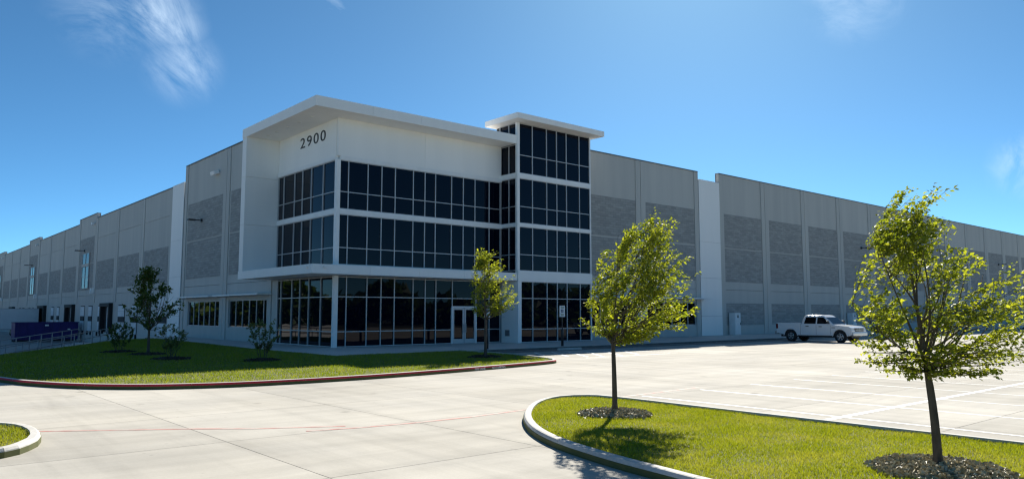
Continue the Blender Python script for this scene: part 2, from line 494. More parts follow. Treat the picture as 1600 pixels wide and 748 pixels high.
# the outer lot, where the joints are too far to see or out of the picture
box('concrete_apron', 'pave', lot, SX + 16 * SP + .007, 168, SY - 5 * SP + .007, -7.5, -.028, 0)
box('concrete_apron', 'pave', lot, SX - 4 * SP, 168, -48, SY - 5 * SP - .007, -.028, 0)
box('concrete_apron', 'pave', lot, -58, SX - 4 * SP - .007, -48, -14, -.028, 0)
box('concrete_apron', 'pave', lot, SX + 14 * SP, SX + 16 * SP - .007, SY - 5 * SP + .007, SY - SP - .007, -.028, 0)
box('concrete_apron', 'pave', lot, SX - 4 * SP + .007, -12.0, SY + 6 * SP + .007, -4.8, -.028, 0)

# painted lines
def pline(a, b, w=.1, mat='paint_white', name='painted_line', z=.004):
    a = Vector((a[0], a[1], 0)); b = Vector((b[0], b[1], 0)); d = (b - a).normalized(); s = Vector((-d.y, d.x, 0)) * w / 2
    c = (a + b) / 2
    q = [a + s - c, a - s - c, b - s - c, b + s - c]
    return pyd(name, [(v.x, v.y, 0) for v in q], [(0, 1, 2, 3)], mat, lot, (c.x, c.y, z))
X = -6.0
for k in range(22):
    pline((X + k * 2.55, -28.6), (X + k * 2.55, -33.84), .1)
    pline((X + k * 2.55, -34.02), (X + k * 2.55, -39.3), .1)
pline((-7.55, -33.93), (50, -33.93), .16, z=.0045)
for k in range(22):                                    # stalls along the building
    if k in (1,): continue
    pline((16.0 + k * 2.75, -8.3), (16.0 + k * 2.75, -13.6), .1)
for a, b in [((6.6, -10.6), (4.9, -13.2)), ((7.6, -10.9), (5.4, -14.4)), ((8.5, -11.3), (5.9, -15.3)), ((9.5, -11.7), (6.6, -15.7)), ((10.5, -12.1), (7.9, -15.8)), ((11.6, -12.6), (9.6, -15.4))]:
    pline(a, b, .12)
pline((5.0, -16.0), (11.5, -16.0), .1)
pline((11.9, -8.4), (12.3, -15.9), .1)
red = [(-19.1, -25.25), (-16.74, -26.85), (-15.9, -27.55), (-14.45, -28.35)]
for a, b in zip(red[:-1], red[1:]): pline(a, b, .085, 'paint_red', 'fire_lane_line', .0042)
red = [(-15.3, -28.45), (-14.3, -28.72), (-13.15, -28.86), (-11.87, -28.9), (-10.2, -28.75)]
for a, b in zip(red[:-1], red[1:]): pline(a, b, .085, 'paint_red', 'fire_lane_line', .0048)
pline((-7.4, -28.45), (-3.0, -28.2), .085, 'paint_red', 'fire_lane_line', .0042)

# sidewalk round the building
walk = sheet('sidewalk', [(-3.9, -7.7), (150, -7.7), (150, .5), (.5, .5), (.5, 28.6), (-2.9, 28.6), (-3.2, 16), (-4.0, 3)], .075, 'joint', -.02)
x = -3.9
k = 0
while x < 96:
    x1 = x + 3.05
    box('sidewalk_slab', 'walk', walk, x + .006, x1 - .006, -7.7, -3.9, .0755, .10)
    box('sidewalk_slab', 'walk', walk, x + .006, x1 - .006, -3.888, -.02 if x > -1 else -.02, .0755, .10)
    x = x1
box('sidewalk_slab', 'walk', walk, x + .006, 149, -7.7, -.02, .0755, .10)
y = 0.0
while y < 28:
    y1 = y + 3.0
    w = -3.95 + .8 * min(1, y / 16)
    box('sidewalk_slab', 'walk', walk, w, -.02, y - .014 + .02, y1 - .006, .0755, .10)
    y = y1

# kerbs: pieces of extruded profile along a curve
def kerb(parent, path, face='kerb', piece=3.0, h=.15, w=.16, closed=False):
    """path runs with the planted side on its LEFT"""
    P = list(path)
    if closed: P = P + [P[0]]
    n = len(P)
    nor = []
    for i in range(n):
        t = P[min(i + 1, n - 1)] - P[max(i - 1, 0)]
        if closed and i in (0, n - 1): t = P[1] - P[n - 2]
        t.normalize(); nor.append(Vector((-t.y, t.x, 0)))
    prof = [(0, -.02), (.012, h * .72), (.035, h * .95), (.06, h), (w, h), (w, -.02)]
    acc_ = 0; start = 0
    for i in range(1, n):
        acc_ += (P[i] - P[i - 1]).length
        if acc_ >= piece or i == n - 1:
            seg = range(start, i + 1)
            o = (P[start] + P[i]) / 2
            V, F, mi = [], [], []
            for q, k in enumerate(seg):
                t = (P[min(k + 1, n - 1)] - P[max(k - 1, 0)]).normalized()
                sh = Vector((0, 0, 0))
                if k == start: sh = t * .006
                if k == i: sh = -t * .006
                for (d, z) in prof:
                    p = P[k] + nor[k] * d + sh - o
                    V.append((p.x, p.y, z))
            m = len(prof)
            for q in range(len(seg) - 1):
                for r in range(m - 1):
                    F.append((q * m + r, (q + 1) * m + r, (q + 1) * m + r + 1, q * m + r + 1)); mi.append(1 if r < 2 else 0)
            F.append(tuple(range(m))); mi.append(0)
            F.append(tuple((len(seg) - 1) * m + r for r in range(m - 1, -1, -1))); mi.append(0)
            pyd('kerb_segment', V, F, None, parent, o, False, ['kerb', face], mi)
            start = i; acc_ = 0

def grass(name, poly, n, hgt, wid, mat, zfun, seed, label, holes=()):
    rs = np.random.RandomState(seed)
    xs = [p[0] for p in poly]; ys = [p[1] for p in poly]
    pts = np.zeros((0, 2))
    while len(pts) < n:
        c = np.column_stack([rs.uniform(min(xs), max(xs), n), rs.uniform(min(ys), max(ys), n)])
        keep = inside(poly, c)
        for (hx, hy, hr) in holes: keep &= (c[:, 0] - hx) ** 2 + (c[:, 1] - hy) ** 2 > (hr * rs.uniform(.9, 1.08, len(c))) ** 2
        pts = np.vstack([pts, c[keep]])
    pts = pts[:n]
    cl = np.sin(pts[:, 0] * 2.3 + np.sin(pts[:, 1] * 1.7) * 1.5) * np.sin(pts[:, 1] * 2.9 + pts[:, 0] * .7) * .3 + 1
    h = hgt * rs.uniform(.55, 1.25, n) * cl; a = rs.uniform(0, 6.283, n); lean = rs.uniform(.15, .9, n) * h; la = rs.uniform(0, 6.283, n)
    z = zfun(pts[:, 0], pts[:, 1])
    w = wid * rs.uniform(.7, 1.3, n)
    b = np.column_stack([pts, z - .01])
    d = np.column_stack([np.cos(a) * w / 2, np.sin(a) * w / 2, np.zeros(n)])
    tip = b + np.column_stack([np.cos(la) * lean, np.sin(la) * lean, h])
    V = np.empty((n * 3, 3)); V[0::3] = b - d; V[1::3] = b + d; V[2::3] = tip
    o = tri_mesh(name, V, np.arange(n * 3).reshape(n, 3), mat)
    return tag(o, label, 'grass', kind='stuff')

# --- main lawn
front = spline([(-20.4, -4.6), (-19.0, -9.5), (-18.18, -13.01), (-17.79, -14.65), (-16.9, -16.68), (-15.83, -18.0), (-14.62, -18.83), (-12.66, -19.45), (-9.26, -19.6), (-5.13, -19.15), (0.29, -18.12), (1.7, -17.4), (2.35, -16.1), (2.9, -14.4), (3.5, -11.5), (3.7, -7.72)], .4)
lawn_poly = [(p.x, p.y) for p in front] + [(-3.92, -7.72), (-4.02, 3), (-3.25, 16), (-3.1, 24.6), (-6.3, 23.6), (-11.6, 12.7), (-16.1, 4.2)]
lawn = sheet('lawn', lawn_poly, .085, 'soil', -.02)
kerb(lawn, front, 'kerb_red', 3.05)
# stencilled fire lane lettering on the kerb face
for body, x_at in (('FIRE LANE', -4.05), ('NO PARKING', -3.08)):
    k = min(range(len(front)), key=lambda q: abs(front[q].x - x_at) + (100 if front[q].y > -15 else 0))
    a_ = front[k]; t_ = (front[k + 1] - front[k - 1]).normalized()
    a_ = a_ + t_ * ((x_at - a_.x) / t_.x)
    n_ = Vector((t_.y, -t_.x, 0))
    text('kerb_lettering', body, 'paint_white', lawn, (a_.x + n_.x * .004, a_.y + n_.y * .004, .028), .115, (R_(90), 0, math.atan2(t_.y, t_.x)), 1.15, .002)
fl = lambda x, y: np.full(len(x), .09)
lawn_in = [(p[0] + (0.25 if p[0] < -12 else 0) , p[1] + (.2 if p[1] < -14 else 0)) for p in lawn_poly]
# --- tree island on the right
isl = spline([(-7.6, -46), (-7.6, -38), (-7.58, -33), (-7.5, -29.3), (-7.75, -28.35), (-8.6, -28.05), (-9.82, -28.6), (-11.2, -29.82), (-12.24, -31.1), (-12.93, -32.34), (-13.35, -33.6), (-13.66, -35.1), (-13.9, -37.5), (-14.0, -46)], .35)
isl_poly = [(p.x, p.y) for p in isl]
island = sheet('tree_island', isl_poly, .09, 'soil', -.02)
kerb(island, isl, 'kerb', 3.0)
# --- island at the left border
isl2 = spline([(-34, -23.6), (-24, -23.9), (-20.4, -24.1), (-19.35, -24.8), (-19.15, -26.2), (-19.5, -27.5), (-20.4, -28.1), (-24, -28.4), (-34, -28.6)], .35)[::-1]
isl2_poly = [(p.x, p.y) for p in isl2]
island2 = sheet('corner_island', isl2_poly, .09, 'soil', -.02)
kerb(island2, isl2, 'kerb', 2.6)

def shrink(poly, d):
    c = Vector((sum(p[0] for p in poly) / len(poly), sum(p[1] for p in poly) / len(poly)))
    out = []
    n = len(poly)
    for i in range(n):
        a, b = Vector(poly[i - 1]), Vector(poly[(i + 1) % n]); t = (b - a).normalized()
        out.append((poly[i][0] - t.y * d, poly[i][1] + t.x * d))
    return out
T1, T2, T0, TL = (-9.85, -31.1), (-10.75, -37.55), (.75, -13.6), (-10.6, -.9)
SH = [(-8.2, -9.3), (-10.9, -5.6), (-11.1, 2.6)]
HOLES_N = [(T1[0], T1[1], .72), (T2[0], T2[1], .81)]
HOLES_L = [(T0[0], T0[1], .75), (TL[0], TL[1], .8), (SH[0][0], SH[0][1], .75), (SH[1][0], SH[1][1], .8), (SH[2][0], SH[2][1], .8)]
ip = [p for p in shrink(isl_poly, .13) if p[1] > -42.5]
grass('turf', ip, 190000, .045, .009, 'grass_near', lambda x, y: np.full(len(x), .10), 1, 'short sunlit turf around the two trees on the right island', HOLES_N)
grass('turf', [p for p in shrink(isl2_poly, .13) if p[0] > -23], 22000, .055, .012, 'grass_near', lambda x, y: np.full(len(x), .10), 2, 'small patch of turf on the kerbed corner at left edge')
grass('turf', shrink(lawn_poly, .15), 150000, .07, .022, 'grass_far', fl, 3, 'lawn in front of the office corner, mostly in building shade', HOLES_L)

# ================================================================== WAREHOUSE
wh = empty('warehouse', (0, 0, 0), 'long grey concrete warehouse with white framed glass corner office numbered 2900', 'warehouse')
FACE = .06
def B(ax, name, mat, parent, a0, a1, d0, d1, z0, z1, bev=0, rot=None):
    """a along the wall, d outward from the wall plane"""
    if ax == 'R': return box(name, mat, parent, a0, a1, FACE - d1, FACE - d0, z0, z1, bev, rot)
    return box(name, mat, parent, FACE - d1, FACE - d0, a0, a1, z0, z1, bev, rot)
def window(ax, a0, a1, z0, z1, cuts, rows=(), d=-.12, mat='glass', cat='window'):
    p = B(ax, cat, 'mull', wh, a0, a1, d - .06, d - .05, z0, z1)
    aa = [a0 + .04] + list(cuts) + [a1 - .04]; zz = [z0 + .04] + list(rows) + [z1 - .04]
    for i in range(len(aa) - 1):
        for j in range(len(zz) - 1):
            B(ax, 'pane', mat, p, aa[i] + .025, aa[i + 1] - .025, d - .045, d - .02, zz[j] + .025, zz[j + 1] - .025, 0, (random.uniform(-.003, .003), random.uniform(-.003, .003), random.uniform(-.003, .003)) if False else None)
    for c in aa: B(ax, 'mullion', 'mull', p, c - .03, c + .03, d - .048, d + .03, z0, z1)
    for c in zz: B(ax, 'transom', 'mull', p, a0, a1, d - .047, d + .022, c - .03, c + .03)
    return p
def panel(ax, a0, a1, zt, fields, pil=.62, reveals=(), openings=(), zb=-.05, top_reveal=True):
    """tilt-up panel: back slab, front courses split at the reveals, edge pilasters, brick fields"""
    p = B(ax, 'wall_panel', 'reveal', wh, a0 + .01, a1 - .01, -.34, -.20, zb, zt - .02)
    zz = [zb] + sorted(reveals) + [zt]
    for i in range(len(zz) - 1):
        z0, z1 = zz[i] + (.014 if i else 0), zz[i + 1] - (.014 if i < len(zz) - 2 else 0)
        cut = [o for o in openings if o[2] < z1 - .01 and o[3] > z0 + .01]
        if not cut:
            B(ax, 'wall_face', 'grey', p, a0 + .012, a1 - .012, -.20, 0, z0, z1)
        else:
            lo = min(o[2] for o in cut); hi = max(o[3] for o in cut)
            if lo > z0 + .02: B(ax, 'wall_face', 'grey', p, a0 + .012, a1 - .012, -.20, 0, z0, lo)
            if hi < z1 - .02: B(ax, 'wall_face', 'grey', p, a0 + .012, a1 - .012, -.20, 0, hi, z1)
            s = a0 + .012
            for o in sorted(cut):
                if o[0] > s + .02: B(ax, 'wall_face', 'grey', p, s, o[0], -.20, 0, max(z0, lo), min(z1, hi))
                if o[2] > max(z0, lo) + .02: B(ax, 'wall_face', 'grey', p, o[0], o[1], -.20, 0, max(z0, lo), o[2])
                if o[3] < min(z1, hi) - .02: B(ax, 'wall_face', 'grey', p, o[0], o[1], -.20, 0, o[3], min(z1, hi))
                s = o[1]
            if a1 - .012 > s + .02: B(ax, 'wall_face', 'grey', p, s, a1 - .012, -.20, 0, max(z0, lo), min(z1, hi))
    lowp = 3.4 if (ax == 'L' and a0 > 32) else zb
    for (s0, s1) in ((a0 + .03, a0 + pil), (a1 - pil, a1 - .03)):
        B(ax, 'pilaster', 'grey', p, s0, s1, .0, .075, lowp + .02, zt - .03)
    for (f0, f1, z0, z1) in fields:
        B(ax, 'brick_field', 'brick', p, f0, f1, .0, .028, z0, z1)
    B(ax, 'coping', 'coping', p, a0 + .005, a1 - .005, -.34, .10, zt, zt + .07)
    return p
random.seed(9)
# ---- right wing
WIN_R = [(21.3, 27.9), (29.3, 36.2)]
for (a0, a1), w in zip(((20.45, 28.55), (28.55, 36.83)), WIN_R):
    f0, f1 = a0 + .66, a1 - .66
    panel('R', a0, a1, 15.2, [(f0, f1, 8.42, 11.66), (f0, f1, 5.12, 8.30)], reveals=(4.36,), openings=[(w[0], w[1], 1.07, 3.12)])
    n = 6
    window('R', w[0], w[1], 1.07, 3.12, [w[0] + (w[1] - w[0]) * k / n for k in range(1, n)])
    aw = B('R', 'awning', 'metal_white', wh, w[0] - .4, w[1] + 1.0, .08, 1.15, 3.40, 3.50)
    for k in range(4):
        xx = w[0] + .2 + k * (w[1] - w[0] - .4) / 3
        B('R', 'bracket', 'mull', aw, xx - .03, xx + .03, .08, 1.0, 3.34, 3.398)
def white_panel(ax, a0, a1, zt, zb):
    p = B(ax, 'white_panel', 'reveal', wh, a0 + .02, a1 - .02, -.28, .05, zb, zt - .02)
    zz = [zb, 1.9, 5.4, 8.75, zt]
    for i in range(4):
        B(ax, 'panel_face', 'white', p, a0, a1, .05, .11, zz[i] + (.008 if i else 0), zz[i + 1] - .008)
    B(ax, 'coping', 'metal_white', p, a0, a1, -.32, .125, zt, zt + .05)
white_panel('R', 36.86, 40.12, 14.5, -.05)
a = 40.15
k = 0
while a < 150:
    a1 = a + 8.0
    f0, f1 = a + .72, a1 - .72
    panel('R', a, a1, 15.45, [(f0, f1, 8.40, 11.64), (f0, f1, 5.12, 8.30), (f0, f1, 1.0, 3.1)], pil=.68, reveals=(4.36,))
    if k in (3, 5, 7, 9):
        l = B('R', 'wall_light', 'dark', wh, (a + a1) / 2 + 1.1, (a + a1) / 2 + 1.3, .03, .16, 9.8, 10.06)
        B('R', 'arm', 'dark', l, (a + a1) / 2 + 1.16, (a + a1) / 2 + 1.24, .16, .8, 9.9, 9.97)
        B('R', 'lamp_head', 'dark', l, (a + a1) / 2 + 1.0, (a + a1) / 2 + 1.4, .6, 1.25, 9.86, 9.975)
    a = a1; k += 1
RX1 = a
# ---- left wing, near part
WIN_L = [(9.6, 17.5), (19.35, 27.1)]
for (a0, a1), w in zip(((9.32, 18.6), (18.6, 28.9)), WIN_L):
    f0, f1 = a0 + .70, a1 - .95
    panel('L', a0, a1, 15.3, [(f0, f1, 8.42, 11.72), (f0, f1, 5.10, 8.33)], pil=.68, reveals=(4.42,), openings=[(w[0], w[1], 1.07, 3.15)])
    window('L', w[0], w[1], 1.07, 3.15, [w[0] + (w[1] - w[0]) * k / 6 for k in range(1, 6)])
    aw = B('L', 'awning', 'metal_white', wh, w[0] - .4, w[1] + .55, .08, 1.1, 3.42, 3.52)
    for k in range(4):
        xx = w[0] + .2 + k * (w[1] - w[0] - .4) / 3
        B('L', 'bracket', 'mull', aw, xx - .03, xx + .03, .08, 1.0, 3.36, 3.418)
B('L', 'wall_pier', 'grey', wh, 8.22, 9.30, -.3, 0, -.05, 4.40)
white_panel('L', 29.05, 32.35, 13.9, -1.45)
def arm_light(y, z):
    l = B('L', 'wall_light', 'dark', wh, y - .1, y + .1, .03, .16, z - .13, z + .13)
    B('L', 'arm', 'dark', l, y - .04, y + .04, .16, .8, z - .03, z + .04)
    B('L', 'lamp_head', 'dark', l, y - .2, y + .2, .6, 1.2, z - .07, z + .045)
arm_light(24.2, 10.0)
fl_ = B('L', 'flood_light', 'metal_white', wh, 20.4, 21.3, .03, .5, 13.45, 13.75, .04, (0, R_(-18), 0))
# ---- left wing, dock side
DOORS = [(42.75, 45.0, 'd'), (47.6, 50.6, 'd'), (52.9, 57.3, 's'), (57.9, 60.0, 'd'), (62.75, 65.0, 'd'), (66.9, 69.4, 'd'), (72.7, 77.5, 's'), (83.0, 85.0, 'd'), (87.0, 89.3, 'd'), (93.0, 98.3, 's'),
         (104.0, 106.3, 'd'), (107.5, 109.8, 'd'), (113.5, 116, 'd'), (117.3, 119.6, 'd'), (124, 128.5, 's'), (133, 135.3, 'd')]
BND = [32.4, 42.25, 52.4, 62.45, 72.3, 82.6, 92.5, 102.0, 111.6, 121.5, 131.3, 141.2, 151, 161, 171, 181]
for k in range(len(BND) - 1):
    a0, a1 = BND[k], BND[k + 1]
    stair = k % 4 == 3
    ops = [(d0, d1, -.05, 3.08) for d0, d1, t in DOORS if a0 < d0 < a1]
    if k == 0: ops = [(32.95, 36.1, -.05, 4.30)]
    zt = 14.45 if stair else 13.85
    if stair: flds = [(a0 + .8, a1 - .9, 8.42, 11.74), (a0 + .8, a1 - .9, 5.05, 8.33)]
    else: flds = [(a0 + .95, a1 - .95, 5.0, 8.40)]
    pn = panel('L', a0, a1, zt, flds, pil=.7, reveals=(4.36, 11.3), openings=ops, zb=-1.45)
    if stair:
        m = (a0 + a1) / 2 - .1
        p = window('L', m - 1.9, m + 1.9, 5.25, 9.75, [m], [6.75, 8.15], d=.14, mat='vision', cat='stair_window')
        B('L', 'spandrel', 'grey', p, m - 1.95, m + 1.95, .05, .20, 8.02, 8.40)
        arm_light(m + 1.2, 10.15)
        B('L', 'parapet_light', 'metal_white', wh, a0 + 1.2, a0 + 1.7, .08, .4, 13.1, 13.4)
        B('L', 'leader_head', 'metal_white', wh, a0 - .25, a0 + .15, .08, .45, 4.55, 5.2)
    for d0, d1, t in DOORS:
        if not (a0 < d0 < a1): continue
        if t == 'd':
            dd = B('L', 'dock_door', 'black', wh, d0, d1, -.198, -.04, -.05, 3.08)
            # leaf in five sections with one dark vision strip
            for s in range(5):
                z0 = -.03 + s * .6
                B('L', 'door_section', 'door_white' if s != 2 else 'black', dd, d0 + .45, d1 - .02, -.04, .012, z0 + .006, z0 + .594)
            B('L', 'dock_bumper', 'black', dd, d0 + .1, d0 + .4, 0, .14, -.5, -.05)
            B('L', 'dock_bumper', 'black', dd, d1 - .4, d1 - .1, 0, .14, -.5, -.05)
        else:
            ss = B('L', 'dock_shelter', 'black', wh, d0, d1, -.198, -.04, -.05, 3.08)
            B('L', 'shelter_pad', 'black', ss, d0, d0 + .5, -.04, .42, -.2, 2.9)
            B('L', 'shelter_pad', 'black', ss, d1 - .5, d1, -.04, .42, -.2, 2.9)
            B('L', 'shelter_head', 'black', ss, d0, d1, -.04, .45, 2.905, 3.3)
            m = (d0 + d1) / 2
            B('L', 'door_section', 'dark', ss, d0 + .55, m - .1, -.04, .0, 0, 2.85)
            B('L', 'door_section', 'door_white', ss, m + .25, m + .5, -.04, .0, 0, 2.85)
dd = B('L', 'drive_in_door', 'black', wh, 32.95, 36.1, -.198, -.06, -.05, 4.30)
for s in range(7):
    z0 = -.04 + s * .618
    B('L', 'door_section', 'door_white' if s != 2 else 'black', dd, 33.0, 36.05, -.06, -.02, z0 + .006, z0 + .612)
# ---- roof and far ends
box('roof', 'roof', wh, .32, RX1 - .1, .32, 181, 12.9, 13.1)
box('end_wall', 'grey', wh, RX1 - .09, RX1 + .1, .4, 181.2, -1.4, 15.4)
box('end_wall', 'grey', wh, .35, RX1 - .1, 181.02, 181.2, -1.4, 13.8)

# ---- entrance block: added light-blocking fill, curtain walls, bands, canopies
box('office_light_block', 'dark', wh, .22, 12.9, .22, 9.25, 0, 14.1)  # dark fill added behind the glass to block light from inside
box('tower_light_block', 'dark', wh, 13.25, 20.3, -1.5, .8, 0, 15.66)  # dark fill added so sun from behind cannot pass through the tower
TX0, TX1, TY = 13.05, 20.42, -1.75
def curtain(name, plane, cols, rows, zb, zt, skip=(), dq=.10):
    """plane: ('Y', y) faces -Y, ('X', x) faces -X. panes are separate, frames stand proud"""
    ax, pv = plane
    def Q(nm, mat, parent, a0, a1, d0, d1, z0, z1):
        if ax == 'Y': return box(nm, mat, parent, a0, a1, pv - d1, pv - d0, z0, z1)
        return box(nm, mat, parent, pv - d1, pv - d0, a0, a1, z0, z1)
    cw = Q(name, 'dark', wh, cols[0], cols[-1], -.2, -.06, zb, zt)
    for i in range(len(cols) - 1):
        for j in range(len(rows) - 1):
            if (i, j) in skip: continue
            o_ = Q('pane', 'glass', cw, cols[i] + .02, cols[i + 1] - .02, -.055, -.02, rows[j] + .02, rows[j + 1] - .02)
            o_.rotation_euler = (random.uniform(-.0035, .0035), random.uniform(-.0035, .0035), random.uniform(-.0035, .0035))
    for i, c in enumerate(cols):
        w = .025
        Q('mullion', 'mull', cw, c - w, c + w, -.05, .055, zb, zt)
    for j, r in enumerate(rows):
        if skip:
            for i in range(len(cols) - 1):
                if (i, j) in skip and (i, j - 1) in skip: continue
                Q('transom', 'mull', cw, cols[i], cols[i + 1], -.049, .045, r - .024, r + .024)
        else:
            Q('transom', 'mull', cw, cols[0], cols[-1], -.049, .045, r - .024, r + .024)
    return cw
UC = [.16, .74, 2.1, 3.1, 4.1, 5.48, 6.4, 7.25, 8.58, 9.58, 10.6, 11.88, 12.9]
curtain('curtain_wall', ('Y', 0), UC, [8.50, 9.55, 11.48], 8.48, 11.5)
curtain('curtain_wall', ('Y', 0), UC, [5.10, 6.12, 8.14], 5.08, 8.16)
GC = [.16, .75, 2.16, 3.17, 4.15, 5.55, 6.5, 7.35, 8.70, 10.72, 11.9, 12.9]
gf = curtain('curtain_wall', ('Y', 0), GC, [.14, 1.04, 3.14, 4.34], .10, 4.40, skip={(8, 0), (8, 1)})
box('pane', 'glass', gf, 8.72, 10.70, .02, .055, 2.62, 3.11)
LC = [.16, 1.8, 3.45, 4.75, 5.95, 7.65, 8.5]
curtain('curtain_wall', ('X', 0), LC, [8.50, 9.55, 11.48], 8.48, 11.5)
curtain('curtain_wall', ('X', 0), LC, [5.10, 6.12, 8.14], 5.08, 8.16)
curtain('curtain_wall', ('X', 0), [.16, 1.8, 3.45, 4.75, 5.95, 7.65, 8.2], [.14, 1.04, 3.14, 4.34], .10, 4.40)
TC = [TX0 + .15, 14.45, 15.85, 16.87, 17.87, 19.25, TX1 - .06]
curtain('curtain_wall', ('Y', TY), TC, [12.02, 13.32, 15.60], 12.0, 15.62)
curtain('curtain_wall', ('Y', TY), TC, [8.47, 9.64, 11.63], 8.45, 11.65)
curtain('curtain_wall', ('Y', TY), TC, [5.12, 6.24, 8.19], 5.10, 8.21)
curtain('curtain_wall', ('Y', TY), TC, [.14, 1.04, 3.18, 4.34], .10, 4.36)
SC = [TY + .12, -.85, .05]
curtain('curtain_wall', ('X', TX0), [TY + .12, -.85, .15], [14.72, 15.60], 14.70, 15.62)
curtain('curtain_wall', ('X', TX0), SC, [12.02, 14.05], 12.0, 14.08)
curtain('curtain_wall', ('X', TX0), SC, [8.47, 9.64, 11.63], 8.45, 11.65)
curtain('curtain_wall', ('X', TX0), SC, [5.12, 6.24, 8.19], 5.10, 8.21)
# double door
dr = box('entrance_door', 'mull', wh, 8.70, 10.72, .03, .09, .10, 2.62)
for (a0, a1, h) in ((8.74, 9.69, 9.62), (9.73, 10.68, 9.80)):
    box('door_leaf', 'mull', dr, a0, a0 + .12, -.06, .025, .12, 2.52); box('door_leaf', 'mull', dr, a1 - .12, a1, -.06, .025, .12, 2.52)
    box('door_rail', 'mull', dr, a0 + .122, a1 - .122, -.058, .025, .12, .42); box('door_rail', 'mull', dr, a0 + .122, a1 - .122, -.058, .025, 2.38, 2.52)
    box('door_glass', 'glass', dr, a0 + .122, a1 - .122, -.02, .02, .422, 2.378)
    box('handle', 'mull', dr, h - .02, h + .02, -.14, -.10, .85, 1.45)
    box('handle_mount', 'mull', dr, h - .018, h + .018, -.10, -.062, .90, .94); box('handle_mount', 'mull', dr, h - .018, h + .018, -.10, -.062, 1.36, 1.40)
box('door_head', 'metal_white', dr, 8.66, 10.76, -.075, .029, 2.525, 2.62)
box('door_jamb', 'metal_white', dr, 8.64, 8.735, -.07, .028, .10, 2.523); box('door_jamb', 'metal_white', dr, 10.685, 10.78, -.07, .028, .10, 2.523)
# corner posts and spandrel bands
box('corner_post', 'metal_white', wh, -.09, .17, -.09, .17, .10, 4.40)
box('corner_post', 'metal_white', wh, -.09, .17, -.09, .17, 4.93, 11.52)
for z0, z1 in ((8.16, 8.48), (11.5, 11.76), (4.93, 5.08)):
    box('spandrel_band', 'metal_white', wh, .172, 13.0, -.11, .15, z0 + .002, z1 - .002)
    box('spandrel_band', 'metal_white', wh, -.11, .15, .172, 8.55, z0 + .002, z1 - .002)
for z0, z1 in ((8.21, 8.45), (11.65, 12.0)):
    box('spandrel_band', 'metal_white', wh, TX0 - .05, TX1 + .03, TY - .10, TY + .15, z0, z1)
    box('spandrel_band', 'metal_white', wh, TX0 - .11, TX0 + .1, TY + .152, .0, z0 + .002, z1 - .002)
box('tower_fascia', 'white', wh, TX0 - .02, TX1 + .05, TY - .12, TY + .2, 4.36, 5.10)
box('corner_post', 'metal_white', wh, TX0 - .08, TX0 + .15, TY - .08, TY + .12, 5.10, 15.64)
box('corner_post', 'metal_white', wh, TX1 - .06, TX1 + .04, TY - .07, .05, .10, 15.64)
box('entrance_column', 'white', wh, TX0 - .02, TX0 + .30, TY - .09, TY + .30, .10, 4.357)
rw = box('return_wall', 'white', wh, TX0 - .004, TX0 + .2, TY + .302, .0, .10, 4.42)
v = box('vent_grille', 'galv', rw, TX0 - .05, TX0 - .005, -.92, -.46, .55, .98)
for q in range(4): box('louvre', 'coping', v, TX0 - .065, TX0 - .051, -.89, -.49, .60 + q * .09, .65 + q * .09)
box('room_plate', 'sign', rw, TX0 - .03, TX0 - .005, -.42, -.02, 1.84, 1.94)
# white upper walls
p = box('upper_wall', 'white', wh, .02, 6.38, -.02, .2, 11.76, 14.10); box('upper_wall', 'white', wh, 6.395, 13.0, -.02, .2, 11.76, 14.10)
uw = box('upper_wall', 'white', wh, -.02, .2, .202, 8.6, 11.76, 14.10)
box('corner_trim', 'metal_white', wh, -.07, .018, -.07, .018, 11.76, 14.10)
# canopies and portal
up_c = box('upper_canopy', 'white', wh, -2.35, 12.98, -1.75, 9.32, 14.10, 14.68, .012)
lo_c = box('lower_canopy', 'white', wh, -2.35, 12.98, -1.75, 9.32, 4.42, 4.92, .012)
for par, z0, z1 in ((up_c, 14.09, 14.70), (lo_c, 4.41, 4.94)):      # fascia panels with open seams
    xs = [-2.37, 1.4, 4.9, 8.4, 12.985]
    for q in range(4): box('fascia_panel', 'white', par, xs[q] + (.006 if q else 0), xs[q + 1] - .006, -1.775, -1.7505, z0, z1)
    ys = [-1.75, 2.0, 5.7, 9.34]
    for q in range(3): box('fascia_panel', 'white', par, -2.3755, -2.3505, ys[q] + .006, ys[q + 1] - .006, z0, z1)
for z0, z1 in ((4.922, 8.08), (8.094, 11.36), (11.374, 14.098)):
    box('portal_wall', 'white', wh, -2.35, 0.02, 8.62, 9.32, z0, z1, .006)
tcap = box('tower_cap', 'white', wh, 12.25, 21.1, -2.7, .95, 15.66, 16.06, .01)
for (x_, y_) in ((-1.35, .9), (-1.35, 2.6), (-1.35, 4.3), (-1.35, 6.0), (-1.35, 7.4)):
    for par, zc_ in ((up_c, 14.10), (lo_c, 4.42)):
        V, F = tube_geo([(0, 0, -.02), (0, 0, .01)], [.14, .14], 14)
        l = pyd('soffit_light', [tuple(q) for q in V], F, 'metal_white', par, (x_, y_, zc_))
        V, F = tube_geo([(0, 0, -.026), (0, 0, -.021)], [.09, .09], 12)
        # lens stays in the same part level as its ring
        pyd('light_lens', [tuple(q) for q in V], F, 'lamp', par, (x_, y_, zc_))
for k in range(5):
    for par, zc_ in ((lo_c, 4.42),):
        V, F = tube_geo([(0, 0, -.02), (0, 0, .01)], [.13, .13], 14)
        pyd('soffit_light', [tuple(q) for q in V], F, 'lamp', par, (1.2 + k * 2.5, -.95, zc_))
for (yy) in (-.9, -1.2): pass
for (x_, y_) in ((-2.42, -1.2), (-1.6, -1.82)):
    box('canopy_light', 'metal_white', lo_c, x_ - .09, x_ + .09, y_ - .12, y_ + .12, 4.72, 4.86)
